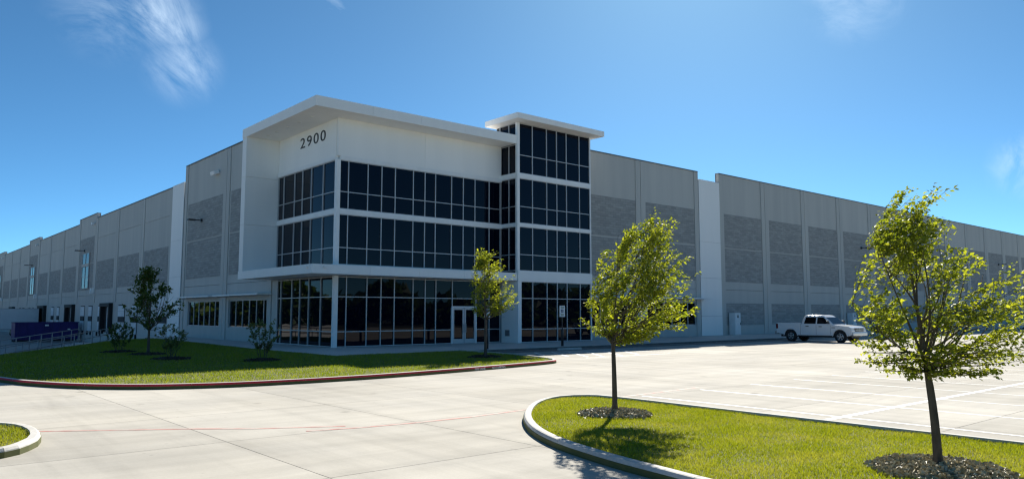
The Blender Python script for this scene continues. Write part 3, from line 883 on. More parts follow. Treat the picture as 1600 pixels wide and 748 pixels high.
# street number
yy = 5.28
for ch in '2900':
    text('numeral', ch, 'ink', uw, (-.022, yy, 13.0), .98, (R_(90), 0, R_(-90)), 1.62, .02)
    yy -= .97

# ================================================================== TREES
WIND = Vector((math.cos(R_(40.6)), -math.sin(R_(40.6)), 0))       # towards the right of the lot
DEEP = Vector((math.sin(R_(40.6)), math.cos(R_(40.6)), 0))
def bez(a, b, c, n):
    return [a * (1 - t) ** 2 + b * 2 * t * (1 - t) + c * t * t for t in [i / n for i in range(n + 1)]]
def tree(name, base, H, env, fork, trunk_r, n_limb, n_tip, per_tip, leaf, lmat, seed, label, cat='tree', group=None, lean=0.0, stems=1, wind=.35, depth=.85, trunk_bend=0.0, leader=.8, bias=1.0, gap=.04):
    rs = random.Random(seed)
    root = empty(name, (base[0], base[1], .09), label, cat, group)
    def env_at(z):
        f = z / H
        for (a, b) in zip(env[:-1], env[1:]):
            if a[0] <= f <= b[0]:
                t = (f - a[0]) / (b[0] - a[0] + 1e-9); return a[1] + (b[1] - a[1]) * t, a[2] + (b[2] - a[2]) * t
        return env[-1][1], env[-1][2]
    def sample(zlo, zhi, shell=.0):
        f = zlo + (zhi - zlo) * rs.random() ** bias
        z = f * H
        s0, s1 = env_at(z); m, hw = (s0 + s1) / 2, (s1 - s0) / 2
        a = rs.random() * 6.283; r = math.sqrt(shell + (1 - shell) * rs.random())
        return WIND * (m + hw * r * math.cos(a)) + DEEP * (hw * depth * r * math.sin(a)) + Vector((0, 0, z))
    tparts, bparts = [], []
    nodes = []                                          # (point, radius)
    tops = []
    for s in range(stems):
        off = Vector((0, 0, 0)); out = Vector((0, 0, 0))
        if stems > 1:
            an = s * 6.283 / stems + rs.random(); off = Vector((math.cos(an), math.sin(an), 0)) * .08; out = Vector((math.cos(an), math.sin(an), 0)) * H * .2
        p0 = off.copy(); p1 = off + out * .3 + WIND * trunk_bend + Vector((0, 0, fork * H)); 
        s0, s1 = env_at(leader * H)
        p2 = out + WIND * ((s0 + s1) / 2 * .8 + lean) + Vector((0, 0, leader * H))
        path = bez(p0, p0 * .5 + p1 * .5 + WIND * (-trunk_bend * .6), p1, 6)[:-1] + bez(p1, p1 + (p1 - p0) * .35, p2, 9)
        n = len(path); rad = []
        for i, p in enumerate(path):
            f = p.z / (leader * H)
            r = trunk_r * (1 - .42 * min(1, f / max(fork, .05) * .55)) if p.z < fork * H else trunk_r * .66 * max(.10, 1 - (p.z - fork * H) / (leader * H - fork * H)) ** 1.1
            if i == 0: r *= 1.35
            rad.append(max(r, .006))
        tparts.append(tube_geo(path, rad, 9))
        for p, r in zip(path, rad):
            if p.z > fork * H * .9: nodes.append((p, r))
        tops.append((path, rad))
    for k in range(n_limb):
        path, rad = tops[k % stems]
        cand = [i for i, p in enumerate(path) if fork * H * .92 <= p.z <= leader * H * .75]
        i = cand[min(len(cand) - 1, int(len(cand) * (rs.random() ** 1.6)))]
        a = path[i]; e = sample(.5, .97, .35)
        if e.z < a.z + .15 * H: e.z = a.z + .15 * H + rs.random() * .1 * H
        d = e - a
        c = a + Vector((d.x * .55, d.y * .55, d.z * .28)) + WIND * rs.uniform(-.05, .08) * H
        pts = bez(a, c, e, 8)
        r0 = min(rad[i] * .62, trunk_r * .5)
        rr = [r0 * (1 - .9 * t / 8) for t in range(9)]
        bparts.append(tube_geo(pts, rr, 6))
        for p, r in zip(pts[1:], rr[1:]): nodes.append((p, r))
    LV = []
    for k in range(n_tip):
        for _ in range(30):                              # gaps between the sprays
            e = sample(env[0][0], 1.0, .12)
            if mnoise.noise(e * (9.5 / H) + Vector((seed * 3.1, seed * 1.7, 0))) > gap: break
        e = e + (WIND * (wind * 1.6) + Vector((0, 0, .55)) + Vector((rs.gauss(0, .5), rs.gauss(0, .5), 0))) * (rs.random() ** 2.2 * .13 * H)
        best = None; bd = 1e9
        for (p, r) in nodes:
            if p.z > e.z + .02 * H: continue
            d = (p - e + WIND * wind * .42 * H * (.5 + e.z / H * .5) + Vector((0, 0, .13 * H))); q = d.length + rs.random() * .08 * H
            if q < bd: bd = q; best = (p, r)
        if best is None: continue
        a, r = best
        d = e - a
        if d.length > .5 * H: a = e - d * (.5 * H / d.length) if False else a
        c = a + d * .5 + Vector((0, 0, -.06 * d.length)) - WIND * d.length * .12
        pts = bez(a, c, e, 5)
        tw = [max(.0025, min(r * .6, .012) * (1 - .8 * t / 5)) for t in range(6)]
        bparts.append(tube_geo(pts, tw, 4, False))
        dl = d.length
        m = int(per_tip * rs.uniform(.6, 1.4))
        for q in range(m):
            t = 1.04 - rs.random() ** 1.25 * min(.8, .17 * H / (dl + .01))
            p = a * (1 - t) ** 2 + c * 2 * t * (1 - t) + e * t * t
            tn = (e - c).normalized()
            sp_ = .052 * H * .55
            p = p + Vector((rs.gauss(0, 1), rs.gauss(0, 1), rs.gauss(0, .7))) * sp_ * .30 + WIND * abs(rs.gauss(0, 1)) * wind * .09
            di = (tn * .5 + WIND * wind * 1.6 + Vector((rs.gauss(0, .6), rs.gauss(0, .6), rs.gauss(-.1, .5)))).normalized()
            nv = Vector((rs.gauss(0, .7), rs.gauss(0, .7), 1.0))
            sd = di.cross(nv)
            if sd.length < .05: continue
            sd.normalize(); up_ = sd.cross(di)
            L_ = leaf * rs.uniform(.5, 1.35); w_ = L_ * rs.uniform(.26, .36)
            LV += [p, p + di * L_ * .45 + sd * w_ + up_ * L_ * .10, p + di * L_ - up_ * L_ * .08, p + di * L_ * .45 - sd * w_ + up_ * L_ * .10]
    V, F = merge(tparts)
    pyd('trunk', [tuple(v) for v in V], F, 'bark', root, root.location, True)
    V, F = merge(bparts)
    pyd('branches', [tuple(v) for v in V], F, 'twig', root, root.location, True)
    A = np.array([tuple(v) for v in LV]); n = len(A) // 4
    i4 = np.arange(n) * 4
    Fq = np.vstack([np.column_stack([i4, i4 + 1, i4 + 2]), np.column_stack([i4, i4 + 2, i4 + 3])])
    tri_mesh('crown', A, Fq, lmat, root, root.location)
    return root
# envelope rows: height fraction, left and right reach in metres along the wind
E1 = [(.36, -.25, .5), (.44, -.66, 1.3), (.53, -.70, 1.5), (.66, -.58, 1.25), (.75, -.38, 1.15), (.87, -.2, 1.25), (.945, .2, 1.15), (1.0, .5, 1.0)]
tree('elm_tree', T1, 3.95, E1, .36, .058, 18, 260, 44, .070, 'leaf_a', 11, 'young wind-blown tree with slender trunk near the rounded kerb tip of right island', group='young trees on the right island', lean=.1, trunk_bend=-.02, leader=.80)
E2 = [(.32, -.75, .7), (.38, -1.15, 1.1), (.53, -1.12, 1.3), (.65, -.92, 1.3), (.73, -.88, 1.15), (.79, -.85, .55), (.83, -.82, .08), (.92, -.70, .16), (1.0, -.42, -.12)]
tree('elm_tree', T2, 3.62, E2, .36, .060, 20, 260, 42, .062, 'leaf_b', 23, 'young wind-blown tree with wide thin crown nearest the camera at right', group='young trees on the right island', lean=-.1, trunk_bend=-.08, leader=.9)
E0 = [(.40, -.5, .7), (.48, -1.0, 1.35), (.58, -1.0, 1.55), (.66, -.75, 1.2), (.78, -.7, .8), (.90, -.55, .35), (1.0, -.45, -.05)]
tree('elm_tree', T0, 4.75, E0, .37, .075, 12, 150, 34, .10, 'leaf_b', 31, 'small young tree in front of the glass entrance door', lean=-.1, leader=.9)
EL = [(.28, -.7, .8), (.38, -1.2, 1.5), (.55, -1.35, 1.65), (.72, -1.1, 1.25), (.87, -.75, .8), (1.0, -.2, .25)]
tree('oak_tree', TL, 4.25, EL, 0.28, .075, 14, 125, 26, .14, 'leaf_dark', 41, 'dark leafy tree on the shaded lawn left of the office', wind=.05, leader=.85)
ES = [(.30, -.3, .3), (.45, -.6, .6), (.65, -.75, .75), (.85, -.7, .7), (1.0, -.35, .4)]
tree('shrub', SH[0], 1.75, ES, .12, .022, 10, 80, 22, .085, 'leaf_shrub', 51, 'vase-shaped multi-stem shrub on the lawn below the glass corner', 'shrub', 'multi-stem shrubs on the lawn', stems=5, wind=.05, leader=.75)
tree('shrub', SH[1], 1.55, ES, .12, .020, 10, 70, 20, .085, 'leaf_shrub', 52, 'thin multi-stem shrub right of the dark tree on the shaded lawn', 'shrub', 'multi-stem shrubs on the lawn', stems=5, wind=.05, leader=.75)
tree('shrub', SH[2], 1.5, ES, .12, .020, 10, 85, 22, .09, 'leaf_dark', 53, 'multi-stem shrub left of the dark tree beside the ramp railing', 'shrub', 'multi-stem shrubs on the lawn', stems=5, wind=.05, leader=.75)

# mulch rings
def mulch(pos, r, n, mat, label, seed, size=.05):
    rs = np.random.RandomState(seed)
    a = rs.uniform(0, 6.283, n); q = np.sqrt(rs.uniform(0, 1, n)) * r * (1 + .06 * np.sin(a * 3) + .05 * np.sin(a * 7))
    z = .10 + .07 * (1 - (q / r) ** 2) + rs.uniform(0, .02, n)
    c = np.column_stack([pos[0] + np.cos(a) * q, pos[1] + np.sin(a) * q, z])
    d = rs.normal(size=(n, 3)); d[:, 2] *= .45; d /= np.linalg.norm(d, axis=1)[:, None]
    e = rs.normal(size=(n, 3)); e -= (e * d).sum(1)[:, None] * d; e /= np.linalg.norm(e, axis=1)[:, None]
    L_ = (size * rs.uniform(.5, 1.5, n))[:, None]; w = (size * .38 * rs.uniform(.6, 1.4, n))[:, None]
    V = np.empty((n * 4, 3)); V[0::4] = c - d * L_ - e * w; V[1::4] = c + d * L_ - e * w; V[2::4] = c + d * L_ + e * w; V[3::4] = c - d * L_ + e * w
    # soil cone under the chips
    ring = 20
    sv = [[pos[0], pos[1], .16]] + [[pos[0] + math.cos(6.283 * k / ring) * r, pos[1] + math.sin(6.283 * k / ring) * r, .088] for k in range(ring)]
    i4 = np.arange(n) * 4
    F = np.vstack([np.column_stack([i4, i4 + 1, i4 + 2]), np.column_stack([i4, i4 + 2, i4 + 3])])
    b0 = n * 4
    F = np.vstack([F, np.array([[b0, b0 + 1 + k, b0 + 1 + (k + 1) % ring] for k in range(ring)])])
    tag(tri_mesh('mulch_ring', np.vstack([V, np.array(sv)]), F, mat), label, 'mulch', kind='stuff')
mulch(T1, .74, 2600, 'mulch', 'pale wood chip ring round the slender tree near the kerb tip', 5)
mulch(T2, .84, 4600, 'mulch', 'pale wood chip ring round the tree nearest the camera', 6)
mulch(T0, .8, 1200, 'mulch_dark', 'dark mulch ring under the small tree by the entrance', 7)
mulch(TL, .85, 1000, 'mulch_dark', 'dark mulch ring under the dark leafy tree', 8)
mulch(SH[0], .8, 1000, 'mulch_dark', 'dark mulch patch under the shrub below the glass corner', 9)
mulch(SH[1], .85, 1000, 'mulch_dark', 'dark mulch patch under the thin shrub right of the dark tree', 10)
mulch(SH[2], .85, 1000, 'mulch_dark', 'dark mulch patch under the shrub beside the ramp railing', 12)

# ================================================================== RAMP RAILINGS
ramp_pts = [Vector((-20.5, -4.5, -.85)), Vector((-16.3, 4.2, -.62)), Vector((-11.8, 12.9, -.38)), Vector((-6.6, 24.0, -.12))]
def along(pts, off, n):
    ls = [(b - a).length for a, b in zip(pts[:-1], pts[1:])]; tot = sum(ls); out = []
    for k in range(n):
        s = tot * k / (n - 1)
        for a, b, l in zip(pts[:-1], pts[1:], ls):
            if s <= l + 1e-6:
                t = (b - a).normalized(); nn = Vector((-t.y, t.x, 0)); out.append(a + (b - a) * (s / l) + nn * off); break
            s -= l
    return out
rv = []
for off in (.02, 2.4): rv.append(along(ramp_pts, off, 24))
V = [tuple(p) for p in rv[0]] + [tuple(p) for p in rv[1]]
n = len(rv[0])
F = [(i, i + 1, i + 1 + n, i + n) for i in range(n - 1)]
V += [(p[0], p[1], -1.5) for p in V[n:2 * n]]
F += [(i + n, i + 1 + n, i + 1 + 2 * n, i + 2 * n) for i in range(n - 1)]
tag(pyd('ramp', V, F, 'walk'), kind='structure')
for off, lab in ((.25, 'grey pipe railing on the lawn side of the ramp'), (2.2, 'grey pipe railing on the truck court side of the ramp')):
    P = along(ramp_pts, off, 15)
    rt = empty('pipe_railing', P[0], lab, 'railing', 'ramp railings')
    for p in P: tube('post', 'galv', rt, [p + Vector((0, 0, -.05)), p + Vector((0, 0, 1.07))], .032, 8, p)
    for zz in (1.07, .62): tube('rail', 'galv', rt, [p + Vector((0, 0, zz)) for p in P], .028, 8, P[0])
    tube('rail', 'galv', rt, [p + Vector((0, 0, .18)) for p in P], .022, 8, P[0])

# ================================================================== SIGNS, WHEEL STOP, CABINETS
def sign_post(x, y, label, rz):
    s = empty('parking_sign', (x, y, .10), label, 'sign', 'accessible parking signs', rz=rz)
    def bx(n, m, par, x0, x1, y0, y1, z0, z1, base=Vector((0, 0, 0))):
        c = Vector(((x0 + x1) / 2, (y0 + y1) / 2, (z0 + z1) / 2)); o = bpy.data.objects.new(n, box_mesh(x1 - x0, y1 - y0, z1 - z0, m)); col.objects.link(o); o.parent = par; o.location = c - base; return o
    V, F = tube_geo([(0, 0, -.05), (0, 0, 1.0), (0, 0, 1.08)], [.085, .085, .05], 12)
    o = pyd('bollard', [tuple(q) for q in V], F, 'dark', None, (0, 0, 0), True); o.parent = s
    bx('post', 'dark', s, -.03, .03, -.03, .03, 1.05, 2.50)
    pl = bx('plate', 'sign', s, -.17, .17, -.05, -.032, 1.82, 2.52)
    b = Vector((0, -.041, 2.17))
    bx('symbol_field', 'blue', pl, -.075, .075, -.054, -.0502, 2.09, 2.28, b)
    V, F = [], []
    # wheelchair symbol: head disc, body bar, seat bar and wheel ring
    def disc(cx, cz, r, r0=0.0, a0=0, a1=6.283, n=16):
        o = len(V)
        for k in range(n + 1):
            a = a0 + (a1 - a0) * k / n
            V.append((cx + math.cos(a) * r, 0, cz + math.sin(a) * r)); V.append((cx + math.cos(a) * r0, 0, cz + math.sin(a) * r0))
        for k in range(n): F.append((o + 2 * k, o + 2 * k + 2, o + 2 * k + 3, o + 2 * k + 1))
    def bar(x0, z0, x1, z1, w):
        d = Vector((x1 - x0, z1 - z0)).normalized() * w / 2; o = len(V)
        for (px, pz, s_) in ((x0, z0, 1), (x0, z0, -1), (x1, z1, -1), (x1, z1, 1)): V.append((px - d.y * s_, 0, pz + d.x * s_))
        F.append((o, o + 1, o + 2, o + 3))
    disc(-.005, .085, .018); bar(-.005, .06, 0, -.01, .022); bar(0, -.01, .045, -.012, .02); bar(.045, -.012, .062, -.07, .02); disc(-.005, -.035, .058, .042, R_(110), R_(330)); bar(0, .03, .04, .03, .014)
    V = [(a_ * .8, b_, c_ * .8) for a_, b_, c_ in V]
    sy = pyd('symbol', V, F, 'sign'); sy.parent = pl; sy.location = Vector((0, -.0556, 2.19)) - b
    for k, (w, zz) in enumerate(((.11, 2.46), (.11, 2.41), (.10, 2.36), (.11, 2.00), (.09, 1.95), (.10, 1.90))):
        bx('text_line', 'green', pl, -w, w, -.054, -.0502, zz - .014, zz + .014, b)
    return s
sign_post(11.9, -7.35, 'tall white parking sign on a black post before the glass tower', R_(-35))
sign_post(5.9, -7.3, 'white parking sign on a black post beside the small entrance tree', R_(-35))
ws = empty('wheel_stop', (10.3, -9.6, 0), 'low concrete wheel stop beside the striped aisle at the tower', 'wheel stop')
V = []; prof = [(-.08, 0), (-.075, .07), (-.05, .115), (.05, .115), (.075, .07), (.08, 0)]
for sx in (-1, 1):
    for (y_, z_) in prof: V.append((sx * .95 if z_ < .1 else sx * .92, y_, z_))
m = len(prof)
F = [(i, i + 1, i + 1 + m, i + m) for i in range(m - 1)] + [tuple(range(m))[::-1], tuple(range(m, 2 * m))]
o = pyd('stop_body', V, F, 'kerb'); o.parent = ws
for sx in (-.6, .6):
    V, F = tube_geo([(sx, 0, .112), (sx, 0, .125)], [.025, .025], 8); o = pyd('anchor_pin', [tuple(q) for q in V], F, 'galv'); o.parent = ws
def cabinet(x, label):
    c = empty('utility_cabinet', (x, -.42, .10), label, 'cabinet', 'white utility cabinets by the right wing')
    def bx(n, mt, x0, x1, y0, y1, z0, z1, bev=0):
        o = bpy.data.objects.new(n, box_mesh(x1 - x0, y1 - y0, z1 - z0, mt, bev)); col.objects.link(o); o.parent = c; o.location = ((x0 + x1) / 2, (y0 + y1) / 2, (z0 + z1) / 2)
    bx('body', 'cabinet', -.48, .48, -.28, .36, .06, 2.08, .012); bx('plinth', 'walk', -.52, .52, -.32, .40, -.02, .06)
    bx('door', 'cabinet', -.44, .44, -.30, -.285, .14, 2.0); bx('handle', 'dark', .34, .38, -.34, -.302, .95, 1.15)
    bx('rating_plate', 'dark', -.12, .12, -.307, -.302, 1.62, 1.80); bx('rating_plate', 'coping', -.14, .14, -.307, -.302, 1.86, 1.92)
cabinet(41.65, 'white utility cabinet beside the white wall panel')
cabinet(65.4, 'white utility cabinet behind the nose of the pickup')

# ================================================================== VEHICLES
def prism(profile, y0, y1, mat, name, parent, bev=.0, seg=2):
    """side profile (x,z) extruded from y0 to y1"""
    bm = bmesh.new()
    vs_ = [bm.verts.new((x_, y0, z_)) for x_, z_ in profile]
    f = bm.faces.new(vs_)
    r = bmesh.ops.extrude_face_region(bm, geom=[f])
    for v_ in r['geom']:
        if isinstance(v_, bmesh.types.BMVert): v_.co.y = y1
    bmesh.ops.recalc_face_normals(bm, faces=bm.faces[:])
    if bev:
        ed = [e for e in bm.edges if abs(e.verts[0].co.y - e.verts[1].co.y) < 1e-5]
        bmesh.ops.bevel(bm, geom=ed, offset=bev, segments=seg, affect='EDGES', profile=.6, clamp_overlap=True)
    bmesh.ops.triangulate(bm, faces=[f_ for f_ in bm.faces if len(f_.verts) > 4])
    me = bpy.data.meshes.new(name); bm.to_mesh(me); bm.free()
    me.materials.append(M[mat])
    o = bpy.data.objects.new(name, me); col.objects.link(o); o.parent = parent
    return o
def arch(cx, cz, r, a0, a1, n=10):
    return [(cx + r * math.cos(R_(a0 + (a1 - a0) * k / n)), cz + r * math.sin(R_(a0 + (a1 - a0) * k / n))) for k in range(n + 1)]
def mesh_child(name, V, F, mat, parent, smooth=False):
    me = bpy.data.meshes.new(name); me.from_pydata([tuple(v) for v in V], [], F); me.materials.append(M[mat])
    if smooth: me.polygons.foreach_set('use_smooth', [True] * len(me.polygons))
    me.update()
    o = bpy.data.objects.new(name, me); col.objects.link(o); o.parent = parent; return o
def bxc(name, mat, parent, x0, x1, y0, y1, z0, z1, bev=0):
    o = bpy.data.objects.new(name, box_mesh(x1 - x0, y1 - y0, z1 - z0, mat, bev)); col.objects.link(o); o.parent = parent
    o.location = ((x0 + x1) / 2, (y0 + y1) / 2, (z0 + z1) / 2); return o
def wheel(parent, x, y, r, w, side):
    """side +1: outer face at +y"""
    prof = [(r * .60, -w / 2), (r * .92, -w / 2), (r, -w * .36), (r, w * .36), (r * .93, w / 2), (r * .62, w / 2), (r * .60, w * .42)]
    n = 28; V, F = [], []
    for k in range(n):
        a = 2 * math.pi * k / n
        for (q, t) in prof: V.append((math.cos(a) * q, t * side, math.sin(a) * q))
    m = len(prof)
    for k in range(n):
        for j in range(m - 1): F.append((k * m + j, ((k + 1) % n) * m + j, ((k + 1) % n) * m + j + 1, k * m + j + 1))
    ty = mesh_child('wheel', V, F, 'tyre', parent, True); ty.location = (x, y, r)
    V, F = [], []
    ri = r * .62
    for k in range(n):
        a = 2 * math.pi * k / n
        for (q, t) in ((ri, .44), (ri * .90, .46), (ri * .86, .25), (ri * .86, -.4)): V.append((math.cos(a) * q, t * w * side, math.sin(a) * q))
    for k in range(n):
        for j in range(3): F.append((k * 4 + j, ((k + 1) % n) * 4 + j, ((k + 1) % n) * 4 + j + 1, k * 4 + j + 1))
    for k in range(5):
        a = 2 * math.pi * k / 5 + .3; o = len(V)
        for (rr, hw) in ((.1 * r, .075 * r), (ri * .93, .115 * r)):
            for s_ in (-1, 1):
                for t in (.20, .40):
                    V.append((math.cos(a) * rr - math.sin(a) * hw * s_, t * w * side, math.sin(a) * rr + math.cos(a) * hw * s_))
        F += [(o, o + 1, o + 5, o + 4), (o + 2, o + 3, o + 7, o + 6), (o + 1, o + 3, o + 7, o + 5), (o, o + 2, o + 6, o + 4)]
    o = len(V)
    for k in range(12):
        a = 2 * math.pi * k / 12; V.append((math.cos(a) * r * .13, .42 * w * side, math.sin(a) * r * .13))
    F.append(tuple(range(o, o + 12)))
    rm = mesh_child('rim', V, F, 'alloy', ty)
    V, F = tube_geo([(0, -.3 * w * side, 0), (0, 0.02 * side, 0)], [ri * .85, ri * .85], 20)
    mesh_child('brake_disc', V, F, 'trim', ty)
def greenhouse(parent, rings, mat, name='cab'):
    """rings: (z, x_rear, x_front, half_width) bottom to top, rounded corners"""
    V, F = [], []
    def rr(z, x0, x1, hw, c):
        pts = []
        for (cx, cy, a0) in ((x1 - c, hw - c, 0), (x0 + c, hw - c, 90), (x0 + c, -hw + c, 180), (x1 - c, -hw + c, 270)):
            for k in range(4):
                a = R_(a0 + 30 * k); pts.append((cx + c * math.cos(a), cy + c * math.sin(a), z))
        return pts
    for (z, x0, x1, hw, c) in rings: V += rr(z, x0, x1, hw, c)
    n = 16
    for i in range(len(rings) - 1):
        for k in range(n): F.append((i * n + k, i * n + (k + 1) % n, (i + 1) * n + (k + 1) % n, (i + 1) * n + k))
    F.append(tuple(range((len(rings) - 1) * n, len(rings) * n)))
    return mesh_child(name, V, F, mat, parent, True)
def plate(name, mat, parent, pts, off):
    """quad or polygon plate pushed out along its normal"""
    P = [Vector(p) for p in pts]; nrm = (P[1] - P[0]).cross(P[2] - P[0]).normalized()
    if nrm.dot(Vector(off)) < 0: nrm = -nrm
    V = [p + nrm * .004 for p in P] + [p - nrm * .02 for p in P]; n = len(P)
    F = [tuple(range(n)), tuple(range(2 * n - 1, n - 1, -1))] + [(i, (i + 1) % n, (i + 1) % n + n, i + n) for i in range(n)]
    return mesh_child(name, V, F, mat, parent)

def pickup(loc, rz, scale):
    t = empty('pickup_truck', loc, 'white four-door pickup truck parked by the right wing with dark windows', 'pickup truck', rz=rz)
    t.scale = (scale,) * 3
    hw = .98; wr = .405; WB = 3.75
    ra = arch(0, wr, .52, 172, 8); fa = arch(WB, wr, .53, 172, 8)
    # bed: side walls with arches, tailgate, floor
    side = [(-1.12, .60), (-1.15, 1.30), (-1.10, 1.345), (.76, 1.325), (.76, .46)] + [(x_, z_) for x_, z_ in ra[::-1]] + [(-.58, .52)]
    bed = prism(side, -hw, -hw + .09, 'car_white', 'bed', t, .025)
    prism(side, hw - .09, hw, 'car_white', 'bed_side', bed, .025)
    bxc('tailgate', 'car_white', bed, -1.14, -1.06, -hw + .095, hw - .095, .66, 1.33, .015)
    bxc('bed_floor', 'trim', bed, -1.05, .67, -hw + .1, hw - .1, .72, .80)
    bxc('bed_front', 'car_white', bed, .68, .75, -hw + .095, hw - .095, .66, 1.34)
    bxc('tail_light', 'red_lens', bed, -1.165, -1.0, -hw - .012, -hw + .12, .92, 1.28, .02); bxc('tail_light', 'red_lens', bed, -1.165, -1.0, hw - .12, hw + .012, .92, 1.28, .02)
    bxc('rear_bumper', 'chrome', t, -1.30, -1.08, -hw + .02, hw - .02, .52, .74, .04)
    # front body
    prof = [(.785, .46), (.785, 1.27), (3.05, 1.24), (3.35, 1.225), (4.35, 1.13), (4.56, 1.04), (4.63, .86), (4.63, .60), (4.42, .48)] + [(x_, z_) for x_, z_ in fa[::-1]]
    body = prism(prof, -hw, hw, 'car_white', 'body', t, .05, 3)
    cab = greenhouse(t, [(1.20, .80, 3.32, .955, .10), (1.28, .81, 3.24, .94, .12), (1.55, .88, 2.90, .87, .14), (1.80, .98, 2.56, .79, .16), (1.89, 1.06, 2.42, .73, .18), (1.92, 1.2, 2.28, .6, .2)], 'car_white', 'cab')
    def sy(z): return (.94 + (.79 - .94) * (z - 1.28) / .52) + .004
    for s_ in (-1, 1):
        zb, zt = 1.30, 1.76
        w1 = [(1.06, zb), (1.96, zb), (1.96, zt), (1.17, zt)]
        w2 = [(2.06, zb), (3.04, zb), (2.94, 1.40), (2.50, zt), (2.06, zt)]
        for wq in (w1, w2):
            plate('side_window', 'car_glass', cab, [(x_, s_ * sy(z_), z_) for x_, z_ in wq], (0, s_, 0))
        bxc('door_handle', 'trim', body, 1.22, 1.44, s_ * (hw + .02) - .02, s_ * (hw + .02) + .02, 1.10, 1.15, .008)
        bxc('door_handle', 'trim', body, 2.22, 2.44, s_ * (hw + .02) - .02, s_ * (hw + .02) + .02, 1.08, 1.13, .008)
        for xs in (2.01, 3.08): bxc('door_seam', 'trim', body, xs - .006, xs + .006, s_ * hw - .004, s_ * hw + .0035, .55, 1.20)
        bxc('rocker_trim', 'trim', body, .85, 3.1, s_ * hw - .03, s_ * hw - .005 if s_ > 0 else s_ * hw + .03, .38, .455) if s_ > 0 else bxc('rocker_trim', 'trim', body, .85, 3.1, -hw + .005, -hw + .05, .38, .455)
        mr = bxc('mirror', 'trim', cab, 2.86, 3.0, min(s_ * .97, s_ * 1.2), max(s_ * .97, s_ * 1.2), 1.33, 1.52, .03)
        bxc('badge', 'trim', body, 3.14, 3.42, s_ * hw - .003, s_ * hw + .004, 1.02, 1.06) if s_ > 0 else bxc('badge', 'trim', body, 3.14, 3.42, -hw - .004, -hw + .003, 1.02, 1.06)
        bxc('headlight', 'clear_lens', body, 4.46, 4.60, min(s_ * .62, s_ * .955), max(s_ * .62, s_ * .955), .86, 1.03, .03)
        for cx in (0, WB):
            V, F = [], []
            for k in range(15):
                a = R_(176 - 172 * k / 14)
                for q in (.515, .565): V.append((cx + q * math.cos(a), s_ * (hw + .012), wr + q * math.sin(a)))
            for k in range(14): F.append((2 * k, 2 * k + 1, 2 * k + 3, 2 * k + 2))
            mesh_child('wheel_arch', V, F, 'car_white', body)
    plate('windshield', 'glass', cab, [(3.24, -.80, 1.30), (3.24, .80, 1.30), (2.63, .66, 1.76), (2.63, -.66, 1.76)], (1, 0, 1))
    plate('rear_window', 'glass', cab, [(.815, -.72, 1.33), (.815, .72, 1.33), (.94, .62, 1.70), (.94, -.62, 1.70)], (-1, 0, 0))
    gr = bxc('grille', 'trim', t, 4.60, 4.66, -.58, .58, .80, 1.02, .02)
    bxc('grille_bar', 'chrome', gr, -.0, .045, -.56, .56, -.02, .02)
    bxc('grille_bar', 'chrome', gr, -.0, .045, -.02, .02, -.1, .1)
    bxc('front_bumper', 'chrome', t, 4.5, 4.74, -hw + .02, hw - .02, .50, .74, .05)
    bxc('chassis', 'trim', t, -1.0, 4.4, -.6, .6, .34, .5)
    for cx in (0, WB): bxc('wheel_well', 'trim', t, cx - .5, cx + .5, -hw + .11, hw - .11, .38, .85)
    for cx in (0, WB):
        for s_ in (-1, 1): wheel(t, cx, s_ * (hw - .14), wr, .27, s_)
    return t
pickup((33.75, -11.1, 0), R_(-92), 1.05)

def sedan(loc, rz):
    t = empty('parked_car', loc, 'white car partly cut off by the right picture edge', 'car', rz=rz)
    hw = .90; wr = .33; WB = 2.75
    ra = arch(0, wr, .40, 172, 8); fa = arch(WB, wr, .40, 172, 8)
    prof = [(-.95, .42), (-1.02, .75), (-.92, .98), (.2, 1.02), (2.3, .98), (3.3, .80), (3.55, .66), (3.6, .42), (3.3, .26)] + fa[::-1] + ra[::-1] + [(-.6, .28)]
    body = prism(prof, -hw, hw, 'car_white', 'body', t, .06, 3)
    cab = greenhouse(t, [(.96, -.62, 2.35, .86, .12), (1.15, -.35, 2.0, .78, .14), (1.40, .15, 1.45, .64, .16), (1.46, .4, 1.2, .5, .18)], 'car_white', 'cab')
    def sy(z): return .86 + (.64 - .86) * (z - .96) / .44 + .004
    for s_ in (-1, 1):
        for wq in ([(-.22, 1.03), (.82, 1.03), (.82, 1.34), (.18, 1.34)], [(.90, 1.03), (1.98, 1.03), (1.50, 1.34), (.90, 1.34)]):
            plate('side_window', 'car_glass', cab, [(x_, s_ * sy(z_), z_) for x_, z_ in wq], (0, s_, 0))
        bxc('tail_light', 'red_lens', body, -1.04, -.9, min(s_ * .55, s_ * .88), max(s_ * .55, s_ * .88), .72, .88, .02)
        bxc('headlight', 'clear_lens', body, 3.35, 3.54, min(s_ * .5, s_ * .85), max(s_ * .5, s_ * .85), .60, .72, .02)
        bxc('mirror', 'trim', cab, 1.75, 1.87, min(s_ * .84, s_ * 1.02), max(s_ * .84, s_ * 1.02), 1.02, 1.13, .02)
    plate('rear_window', 'glass', cab, [(-.52, -.68, 1.02), (-.52, .68, 1.02), (.10, .56, 1.37), (.10, -.56, 1.37)], (-1, 0, 1))
    plate('windshield', 'glass', cab, [(2.22, -.70, 1.02), (2.22, .70, 1.02), (1.52, .56, 1.37), (1.52, -.56, 1.37)], (1, 0, 1))
    bxc('underbody', 'trim', t, -.8, 3.4, -.7, .7, .2, .45)
    for cx in (0, WB):
        for s_ in (-1, 1): wheel(t, cx, s_ * (hw - .12), wr, .22, s_)
sedan((88.6, -11.6, 0), R_(-92))

